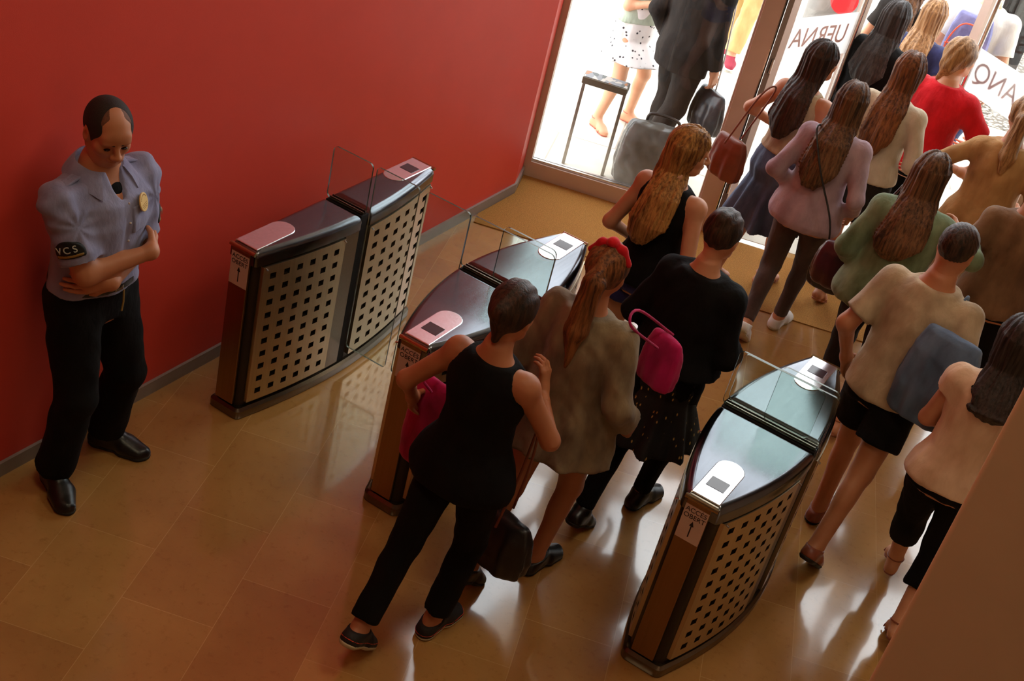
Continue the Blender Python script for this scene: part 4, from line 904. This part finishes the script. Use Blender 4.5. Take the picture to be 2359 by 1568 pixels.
# --- woman in beige smock with long auburn hair
B = Body((1.99, -.59), 1.66, 88, 'f', lean=.02, side=.03, feet=((-.36, .08, .07, 34, 0), (-.01, -.06, 0, 0, -8)), hy=8,
         hands=(dict(w=(.18, .20, .95), c=.5), dict(w=(.12, .24, .88), c=.5)))
make_body(B, SK['deep'], 'person in a loose beige and grey tunic with long auburn hair and bare legs'); brows(B, HM['au'])
hair_tail(B, HM['au'], .70, (-.085, 0, .055), -.01)
b = Fld(); b.seg(B.hd_(-.02, .085, .07), B.hd_(-.02, .045, .118), .014, .018, .02); b.seg(B.hd_(-.02, .045, .118), B.hd_(-.02, -.045, .118), .018, .018, .02); b.seg(B.hd_(-.02, -.045, .118), B.hd_(-.02, -.085, .07), .018, .014, .02); b.ell(B.hd_(-.03, 0, .145), (.024, .030, .020), None, .02); part(B, 'hair_bow', b.mesh(.006), CM['red'])
f = Fld(); st = B.stations(.03, .50, .828, lambda z: .05*max(0, (.80-z)/.3)); f.loft([(st[0][0]-.01, st[0][1]-.03, .44*B.H, st[0][3]+.02, st[0][4]+.02)]+st, B.hd, .03, rip=(7, .06, .004, .4))
for i in (0, 1): f.ell(B.S[i], np.array((.07, .066, .066)), None, .03)
B.limb(f, .024, True, False, at=1.55, k=.03, fl=.02); part(B, 'tunic', f.mesh(.010, 1, folds(.011, 31)), CM['taupe'])
trousers(B, CM['char'], .35, .012, 'shorts', .58, .003)
for i in (0, 1): shoe(B, i, M_shoe, M_sole, 'shoe', .010)
sack('shoulder_bag', 'magenta shoulder bag on the right side of the person in the beige tunic', 'bag', (2.235, -.33, 1.03), (.10, .05, .24), CM['pink'], hd=math.radians(70), straps=[[(2.23, -.42, 1.25), (2.15, -.60, 1.40), (2.13, -.50, 1.42), (2.23, -.27, 1.25)]], group=None)

# --- woman in black printed skirt
B = Body((2.16, .10), 1.66, 84, 'f', lean=.05, feet=((-.34, .05, .06, 30, 4), (.08, -.03, 0, 0, -6)), hp=8, side=.01,
         hands=(dict(w=(.22, .18, 1.02), c=.5), dict(w=(.26, .13, 1.06), c=.6)))
make_body(B, SK['tan'], 'person in a black top and long black skirt flecked with gold, with close dark hair'); brows(B, HM['dk'])
hair_bun(B, HM['dk'], (-.07, 0, .085), .045)
top(B, CM['black'], .55, .828, 1.2, .034, lambda z: .04*max(0, (.75-z)/.25), 'blouse', .009, 41, None, .03)
def goldmat():
    m, n, l, b = newmat('gold_fleck_cloth'); v = coords(n, l, (1, 1, .35)); k = n.new('ShaderNodeTexVoronoi'); k.inputs['Scale'].default_value = 46; l.new(v, k.inputs['Vector'])
    l.new(ramp(n, l, k.outputs['Distance'], [(.12, lin((206, 160, 84))), (.20, lin((20, 16, 14)))]), b.inputs['Base Color']); b.inputs['Roughness'].default_value = .7; bump(n, l, b, noise(n, l, v, 20, 3), .4, .01); return m
skirt(B, goldmat(), .30, .60, .085, 'skirt', 9, .09)
trousers(B, CM['black'], 1.95, .008, 'leggings', .55, .003, 7, .0)
for i in (0, 1): shoe(B, i, M_shoe, M_sole, 'boot', .009)

# --- woman with streaked hair looking right
B = Body((1.67, .79), 1.67, 80, 'f', lean=.02, hy=-52, hp=6, feet=((-.22, .08, .03, 18, 0), (.16, -.08, 0, 0, 0)), hands=(dict(w=(.14, .20, .92), c=.5), dict(w=(.10, .22, .90), c=.5)))
make_body(B, SK['tan'], 'person in a black sleeveless top with long blond-streaked hair, face turned to the right', .005); brows(B, HM['br'])
hair_long(B, HM['bl'], .63, (.086, .098, .105, .07), 1.1, .03, seed=5, back=.005)
top(B, CM['black'], .50, .825, 0, .016, None, 'vest_top', .004, 51)
trousers(B, CM['cobalt'], .42, .016, 'shorts', .60, .004)
for i in (0, 1): sandal(B, i, M_sand)

# --- woman with dark hair, cream top, slate skirt
B = Body((1.64, 2.72), 1.69, 72, 'f', lean=.03, hy=-20, feet=((-.16, .09, .02, 10, 0), (.16, -.07, 0, 0, 0)), hands=(dict(w=(.16, .17, 1.02), p=(-.5, .9, -.2), c=.6), dict(w=(.2, .14, 1.0), c=.5)))
make_body(B, SK['tan'], 'person with long dark hair, cream top and slate blue skirt beside the door post'); brows(B, HM['dk'])
hair_long(B, HM['dk'], .64, (.086, .105, .12, .07), 1.1, 0, seed=6)
top(B, CM['beige'], .575, .822, 0, .016, None, 'top', .004, 61); skirt(B, CM['slate'], .28, .61, .085, 'skirt', 9, .10)
for i in (0, 1): sandal(B, i, M_sand)
sack('handbag', 'slouchy brown leather handbag under the arm of the slate skirt wearer', 'bag', (1.35, 2.58, .72), (.14, .07, .27), M_brl, hd=math.radians(65), straps=[[(1.33, 2.50, .96), (1.42, 2.62, 1.30), (1.47, 2.70, 1.32), (1.37, 2.68, .96)]])

# --- woman in mauve shirt, leggings, white trainers
B = Body((2.00, 2.32), 1.66, 92, 'f', lean=.06, hy=0, hp=8, feet=((-.27, .055, .075, 42, 0), (.12, -.05, 0, 0, -6)), hands=(dict(w=(.14, .19, .93), c=.5), dict(w=(.10, .23, .90), c=.5)))
make_body(B, SK['tan'], 'person in a loose mauve shirt, brown leggings and white trainers with long dark hair'); brows(B, HM['dk'])
hair_long(B, HM['br'], .63, (.086, .108, .12, .08), 1.1, .02, seed=7)
top(B, CM['mauve'], .475, .828, 1.72, .026, lambda z: .022*max(0, (.72-z)/.25), 'shirt', .008, 71)
trousers(B, CM['legg'], 1.97, .006, 'leggings', .55, .002, 8, .0)
for i in (0, 1): shoe(B, i, M_wsh, M_solew, 'shoe', .009)
sack('crossbody_bag', 'black crossbody bag hanging low at the right hip of the person in the mauve shirt', 'bag', (2.27, 2.20, .50), (.12, .05, .25), M_bkl, hd=math.radians(80), straps=[[(2.25, 2.11, .74), (2.19, 2.12, .95), (2.03, 2.16, 1.18), (1.90, 2.25, 1.375), (1.92, 2.36, 1.37)]])

# --- woman in cream sweater, black skirt
B = Body((2.09, 3.14), 1.70, 88, 'f', lean=.03, hy=-4, feet=((.12, .07, 0, 0, 4), (-.22, -.06, .05, 26, 0)), hands=(dict(w=(.18, .16, 1.0), c=.5), dict(w=(.16, .20, .98), c=.5)))
make_body(B, SK['deep'], 'person in a cream long-sleeved sweater and short black skirt with very long brown hair'); brows(B, HM['br'])
hair_long(B, HM['au'], .62, (.084, .10, .105, .07), 1.0, .02, seed=8)
top(B, CM['cream'], .52, .828, 1.9, .020, None, 'sweater', .006, 81); skirt(B, CM['char'], .36, .61, .05, 'skirt', 8, .06)
for i in (0, 1): sandal(B, i, M_sand)

# --- woman in dark jacket at the doorway
B = Body((1.68, 4.10), 1.72, 80, 'f', lean=.04, feet=((.1, .08), (-.12, -.08, .02, 12)), hands=(dict(w=(.24, .10, 1.10), c=.5), dict(w=(.20, .16, .98), c=.5)))
make_body(B, SK['tan'], 'person with near-black hair in a wide black jacket in the open doorway'); brows(B, HM['bk'])
hair_long(B, HM['bk'], .66, (.088, .112, .13, .09), 1.15, 0, seed=9)
top(B, CM['black'], .49, .83, 1.8, .038, None, 'jacket', .008, 91); trousers(B, CM['char'], 1.95, .012, 'trousers')
for i in (0, 1): shoe(B, i, M_shoe, M_sole)

# --- woman in navy with light brown hair further out
B = Body((1.80, 4.72), 1.66, 86, 'f', lean=.04, feet=((.1, .08), (-.12, -.08, .02, 12)), hands=(dict(w=(.2, .15, 1.02), c=.5), dict(w=(.18, .18, 1.0), c=.5)))
make_body(B, SK['fair'], 'person with light brown hair in a navy top just outside the door'); brows(B, HM['lt'])
hair_long(B, HM['lt'], .66, (.086, .105, .115, .08), 1.1, 0, seed=10)
top(B, CM['navy'], .50, .826, .5, .022, None, 'top', .006, 101); trousers(B, CM['denim'], 1.95, .014, 'jeans')
for i in (0, 1): shoe(B, i, M_wsh, M_solew)

# --- red T-shirt
B = Body((2.24, 3.76), 1.73, 84, 'f', lean=.03, hy=-30, wide=1.1, feet=((.14, .09), (-.14, -.09, .03, 16)), hands=(dict(w=(.1, .22, .86), c=.5), dict(w=(.26, .22, 1.02), p=(-.5, .8, -.2), c=.5)))
make_body(B, SK['fair'], 'person in a bright red T-shirt with gathered reddish brown hair, in the doorway'); brows(B, HM['lt'])
f = Fld(); hair_cap(B, f, (.108, .093, .106)); f.ell(B.hd_(-.075, .0, -.035), (.055, .07, .07), None, .04); f.seg(B.hd_(-.07, 0, -.06), B.hd_(-.085, .02, -.15), .05, .025, .03); part(B, 'hair', f.mesh(.006, 1, lambda V: .003*np.sin(V@(B.L*130)+V[:, 2]*50)), HM['lt'])
top(B, CM['red'], .49, .832, .75, .026, None, 't_shirt', .006, 111, None, .016); trousers(B, CM['black'], 1.95, .014)
for i in (0, 1): shoe(B, i, M_shoe, M_sole)

# --- backpacker in white further out
B = Body((1.98, 5.85), 1.78, 88, 'm', lean=.05, feet=((.12, .09), (-.12, -.09, .03, 16)))
make_body(B, SK['fair'], 'person in a white shirt carrying a lavender rucksack outside the door'); brows(B, HM['dk'])
hair_short(B, HM['dk']); top(B, CM['white'], .50, .832, .8, .028, None, 'shirt', .007, 121); trousers(B, CM['navy'], 1.95, .018)
for i in (0, 1): shoe(B, i, M_wsh, M_solew)
M_lav = cloth('lavender_nylon', (150, 150, 196), (112, 112, 160)); M_org = plain('orange_piping', (240, 96, 60), .5)
o = sack('rucksack', 'lavender blue rucksack with orange piping worn outside over a white shirt', 'bag', (1.96, 5.62, .98), (.17, .11, .46), M_lav, hd=math.radians(88), amp=.004)
b = MB(); b.tube(catmull([np.array(q) for q in ((-.13, -.10, .08), (-.12, -.115, .25), (-.06, -.10, .38), (.06, -.10, .38), (.12, -.115, .25), (.13, -.10, .08))], 5), .006, 8); b.build('piping', M_org, o)
b = MB(); b.tube(catmull([np.array(q) for q in ((-.14, -.09, .20), (0, -.13, .24), (.14, -.09, .20))], 5), .006, 8); b.build('piping', M_org, o)

# --- woman in tan top at the right
B = Body((2.82, 3.22), 1.68, 100, 'f', lean=.03, feet=((.1, .08), (-.14, -.08, .03, 14)), hands=(dict(w=(.20, .20, 1.05), p=(-.4, .9, -.2), c=.5), dict(w=(.14, .22, .95), c=.5)))
make_body(B, SK['tan'], 'person in a loose tan top with light brown ponytail by the right door leaf'); brows(B, HM['lt'])
hair_tail(B, HM['lt'], .74, (-.08, 0, .06))
top(B, CM['tan'], .49, .83, 1.2, .030, lambda z: .02*max(0, (.75-z)/.25), 'top', .008, 131); trousers(B, CM['beige'], 1.9, .02)
for i in (0, 1): sandal(B, i, M_sand)

# --- woman in green shirt
B = Body((2.66, 1.74), 1.68, 96, 'f', lean=.04, hy=-10, feet=((.14, .08), (-.18, -.08, .04, 20)), hands=(dict(w=(.16, .20, .95), c=.5), dict(w=(.36, .24, 1.20), p=(-.4, .8, -.4), c=.5)))
make_body(B, SK['tan'], 'person in a loose grey-green shirt with wavy brown hair and a maroon bag'); brows(B, HM['br'])
hair_long(B, HM['br'], .66, (.088, .112, .125, .09), 1.15, .03, seed=12)
top(B, CM['green'], .47, .83, 1.35, .032, lambda z: .035*max(0, (.78-z)/.28), 'shirt', .009, 141, None, .03); trousers(B, CM['char'], 1.9, .012)
for i in (0, 1): sandal(B, i, M_sand)
sack('handbag', 'glossy maroon and black handbag at the left hip of the person in the green shirt', 'bag', (2.39, 1.86, .72), (.15, .08, .25), M_mar, hd=math.radians(95), straps=[[(2.38, 1.76, .94), (2.44, 1.77, 1.2), (2.52, 1.80, 1.385), (2.52, 1.88, 1.385), (2.39, 1.95, .94)]])

# --- dark-haired person behind, far right
B = Body((3.16, 2.26), 1.68, 110, 'f', lean=.04, feet=((.14, .08), (-.18, -.08, .04, 20)), hands=(dict(w=(.20, .20, 1.0), c=.5), dict(w=(.2, .2, 1.0), c=.5)))
make_body(B, SK['deep'], 'person with short dark hair and a brown top at the far right edge'); brows(B, HM['bk'])
hair_bun(B, HM['bk'], (-.08, 0, .02), .045)
top(B, cloth('brown_cloth', (136, 100, 70), (98, 68, 44)), .48, .83, .6, .026, None, 'top', .007, 151); trousers(B, CM['black'], 1.9, .014)
for i in (0, 1): shoe(B, i, M_shoe, M_sole)

# --- person in cream T-shirt with denim rucksack
B = Body((3.00, .78), 1.74, 84, 'm', lean=.10, hp=10, hy=-8, feet=((.02, .06, 0, 0, 2), (-.42, -.10, .08, 38, 0)), hands=(dict(w=(.06, .25, .90), c=.4), dict(w=(.10, .25, .92), c=.4)), wide=.96)
make_body(B, SK['deep'], 'person in a cream T-shirt and black shorts with a denim-blue rucksack, right of the gates'); brows(B, HM['bk'])
hair_short(B, HM['dk']); top(B, CM['beige'], .49, .832, .78, .024, None, 't_shirt', .007, 161); trousers(B, CM['black'], .62, .016, 'shorts', fl=.022)
for i in (0, 1): shoe(B, i, M_brl, M_sole, 'shoe', .008)
sack('rucksack', 'faded denim-blue rucksack slung on the shoulder above black shorts', 'bag', (3.20, .64, .90), (.17, .10, .46), CM['denim'], hd=math.radians(80), straps=[[(3.13, .76, 1.32), (3.15, .88, 1.44), (3.16, .95, 1.32), (3.19, .80, 1.0)]])

# --- person in peach shirt beside the column
B = Body((3.46, .40), 1.66, 96, 'f', lean=.03, hp=10, feet=((.30, .04, 0, 0, 4), (-.20, -.07, .05, 24, 0)), hands=(dict(abs=(3.42, .62, .96), p=(-.5, .9, -.3), c=.6), dict(abs=(3.50, .62, .96), p=(-.5, .9, -.3), c=.6)))
make_body(B, SK['tan'], 'person in a peach sleeveless top and black cropped trousers, half hidden by the beige pillar'); brows(B, HM['bk'])
hair_long(B, HM['bk'], .74, (.086, .10, .10, .07), 1.0, 0, seed=14)
top(B, CM['peach'], .49, .828, .3, .024, None, 'top', .007, 171); trousers(B, CM['black'], 1.55, .018, 'trousers')
for i in (0, 1): sandal(B, i, M_brl)

# --- outside: suit with quilted bag
B = Body((.38, 3.96), 1.76, 75, 'm', lean=.02, feet=((.03, .10), (-.22, -.04, .03, 16)), hands=(dict(w=(.06, .25, .90), c=.4), dict(w=(.04, .27, .84), c=.5)))
make_body(B, SK['tan'], 'person in a dark grey suit standing with their back to the fixed glass pane'); brows(B, HM['dk'])
hair_short(B, HM['dk']); top(B, CM['char'], .43, .836, 1.93, .030, lambda z: .012, 'jacket', .005, 181, None, .008); trousers(B, CM['char'], 1.96, .026)
for i in (0, 1): shoe(B, i, M_shoe, M_sole)
def quilt():
    m, n, l, b = newmat('quilted_black_leather'); v = coords(n, l, (1, 1, 1), (.6, .5, .8)); c = n.new('ShaderNodeTexChecker'); c.inputs['Scale'].default_value = 34; l.new(v, c.inputs['Vector'])
    b.inputs['Base Color'].default_value = (*lin((44, 44, 48)), 1); b.inputs['Roughness'].default_value = .3; bump(n, l, b, c.outputs['Fac'], .5, .006); return m
sack('handbag', 'round black quilted handbag on a long strap beside the dark suit outside', 'bag', (.67, 3.99, .36), (.17, .08, .32), quilt(), hd=math.radians(60), smat=M_chrome, straps=[[(.66, 3.98, .68), (.62, 3.98, 1.0), (.57, 3.98, 1.42), (.60, 4.04, 1.42), (.655, 4.03, 1.0), (.675, 4.02, .66)]])
# --- outside: white patterned skirt
B = Body((-.14, 4.22), 1.64, -20, 'f', lean=.02, feet=((-.02, .19, 0, 0, 10), (.0, -.17, 0, 0, -10)), hands=(dict(w=(.20, .05, 1.10), c=.5), dict(w=(.22, .08, 1.10), c=.5)))
make_body(B, SK['fair'], 'person in a white patterned skirt and red sandals outside behind the thin-legged stand'); brows(B, HM['br'])
hair_long(B, HM['br'], .70, seed=15); top(B, CM['palegreen'], .54, .826, .5, .022, lambda z: .02*max(0, (.7-z)/.2), 'top', .006, 191)
def dotmat():
    m, n, l, b = newmat('white_printed_cotton'); v = coords(n, l); k = n.new('ShaderNodeTexVoronoi'); k.inputs['Scale'].default_value = 24; l.new(v, k.inputs['Vector'])
    l.new(ramp(n, l, k.outputs['Distance'], [(.16, lin((50, 46, 50))), (.24, lin((238, 234, 232)))]), b.inputs['Base Color']); b.inputs['Roughness'].default_value = .8; return m
skirt(B, dotmat(), .36, .62, .10, 'skirt', 8, .04, infl=.035)
M_rs = plain('red_sandal_leather', (196, 96, 78), .5)
for i in (0, 1): sandal(B, i, M_rs)
# --- outside: khaki trousers
B = Body((-.20, 6.72), 1.78, -62, 'm', lean=.02, feet=((.24, -.02, 0, 0, 0), (-.22, .0, .03, 18)))
make_body(B, SK['fair'], 'person in khaki trousers and maroon canvas shoes walking outside'); brows(B, HM['br'])
hair_short(B, HM['br']); top(B, CM['white'], .50, .832, .8, .026, None, 'shirt', .006, 201); trousers(B, CM['khaki'], 1.93, .022)
for i in (0, 1): shoe(B, i, M_redsh, M_wsh)

# --- further people outside
B = Body((1.48, 5.38), 1.68, 84, 'f', lean=.04, feet=((.1, .08), (-.12, -.08, .02, 12)))
make_body(B, SK['tan'], 'person with brown hair at the top edge, beyond the black jacket'); brows(B, HM['br'])
hair_long(B, HM['br'], .68, seed=21); top(B, CM['char'], .50, .828, .6, .02, None, 'top', .005, 211); trousers(B, CM['denim'], 1.95, .014, 'jeans')
for i in (0, 1): shoe(B, i, M_wsh, M_solew)
B = Body((1.78, 9.3), 1.74, -80, 'm', lean=.0, feet=((.0, .10), (.02, -.10)))
make_body(B, SK['tan'], 'person in a white top and black trousers far outside, seen through the lettered door'); brows(B, HM['bk'])
hair_short(B, HM['bk']); top(B, CM['white'], .50, .832, .8, .026, None, 'shirt', .006, 221); trousers(B, CM['black'], 1.93, .02)
for i in (0, 1): shoe(B, i, M_wsh, M_sole)

# ------------------------------------------------------------------ other things outside
o = sack('travel_bag', 'bulky grey holdall under clear wrap on the ground outside the fixed pane', 'bag', (.56, 3.46, -.01), (.27, .13, .50), plain('grey_wrapped_fabric', (96, 94, 90), .22, 0, .25, 9, .6, 24), hd=PH+PI/2, amp=.012, pw=3.2, rip=(5, .03, .03, .2))
b = MB(); b.tube(catmull([np.array(q) for q in ((-.12, -.02, .48), (-.09, -.02, .56), (.09, .03, .56), (.12, .03, .48))], 5), .012, 8); weighted(b.build('handle', M_bkl, o))
# slim stand
o = empty('stand', (.12, 3.30, -.01), PH-.02); tag(o, 'narrow two-legged metal stand with a patterned top outside the fixed pane', 'stand')
def topmat():
    m, n, l, b = newmat('patterned_stand_top'); v = coords(n, l, (1, .6, 1), (0, 0, .6)); k = n.new('ShaderNodeTexVoronoi'); k.inputs['Scale'].default_value = 26; l.new(v, k.inputs['Vector'])
    r = n.new('ShaderNodeValToRGB'); r.color_ramp.interpolation = 'CONSTANT'; e = r.color_ramp.elements; e[0].color = (*lin((112, 112, 116)), 1); e[1].position = .45; e[1].color = (*lin((150, 90, 44)), 1)
    for p, c in ((.62, (74, 78, 76)), (.8, (170, 160, 150))): q = e.new(p); q.color = (*lin(c), 1)
    sp = n.new('ShaderNodeSeparateColor'); l.new(k.outputs['Color'], sp.inputs[0]); l.new(sp.outputs[0], r.inputs[0]); l.new(r.outputs[0], b.inputs['Base Color']); b.inputs['Roughness'].default_value = .5; return m
for x in (-.15, .15):
    b = MB(); b.box(x-.011, x+.011, -.014, .014, 0, .66, .003); b.build('leg', M_chrome if False else steel('stand_leg_steel', (150, 146, 138), .4), o)
b = MB(); b.box(-.165, .165, -.055, .085, .655, .705, .004); tp = b.build('stand_top', plain('olive_grey_metal', (104, 98, 84), .5, .3), o)
b = MB(); b.box(-.158, .158, -.048, .078, .7045, .709); b.build('patterned_inlay', topmat(), tp)
# grey bin with a red disc
o = empty('litter_bin', (.35, 7.75, -.01), -1.1); tag(o, 'grey cylindrical bin with a round red panel outside beyond the doors', 'bin')
P = [(.27*math.cos(2*PI*k/28), .27*math.sin(2*PI*k/28)) for k in range(28)]; b = MB(); b.stack([P, P, inset(P, .03)], [0, .92, 1.0]); weighted(b.build('bin_body', plain('grey_bin_metal', (128, 122, 118), .5, .3), o))
b = MB(); P = [(.13*math.cos(2*PI*k/28), .13*math.sin(2*PI*k/28)) for k in range(28)]; b.stack([P, P], [.255, .285]); b.xf(Matrix.Translation((0, 0, .66)) @ Matrix.Rotation(PI/2, 4, 'Y')); b.build('red_disc', plain('signal_red', (235, 16, 30), .4), o)

for o in list(SC.objects):
    if o.parent is None and o.get('category') == 'person':
        x, y = o.location.x, o.location.y; d = (np.array([x, y, 0])-CW)@WN
        if d > 0.05: o.location.z -= 0.01
        elif -x*WD[1]+y*WD[0] > 1.85: o.location.z += 0.008
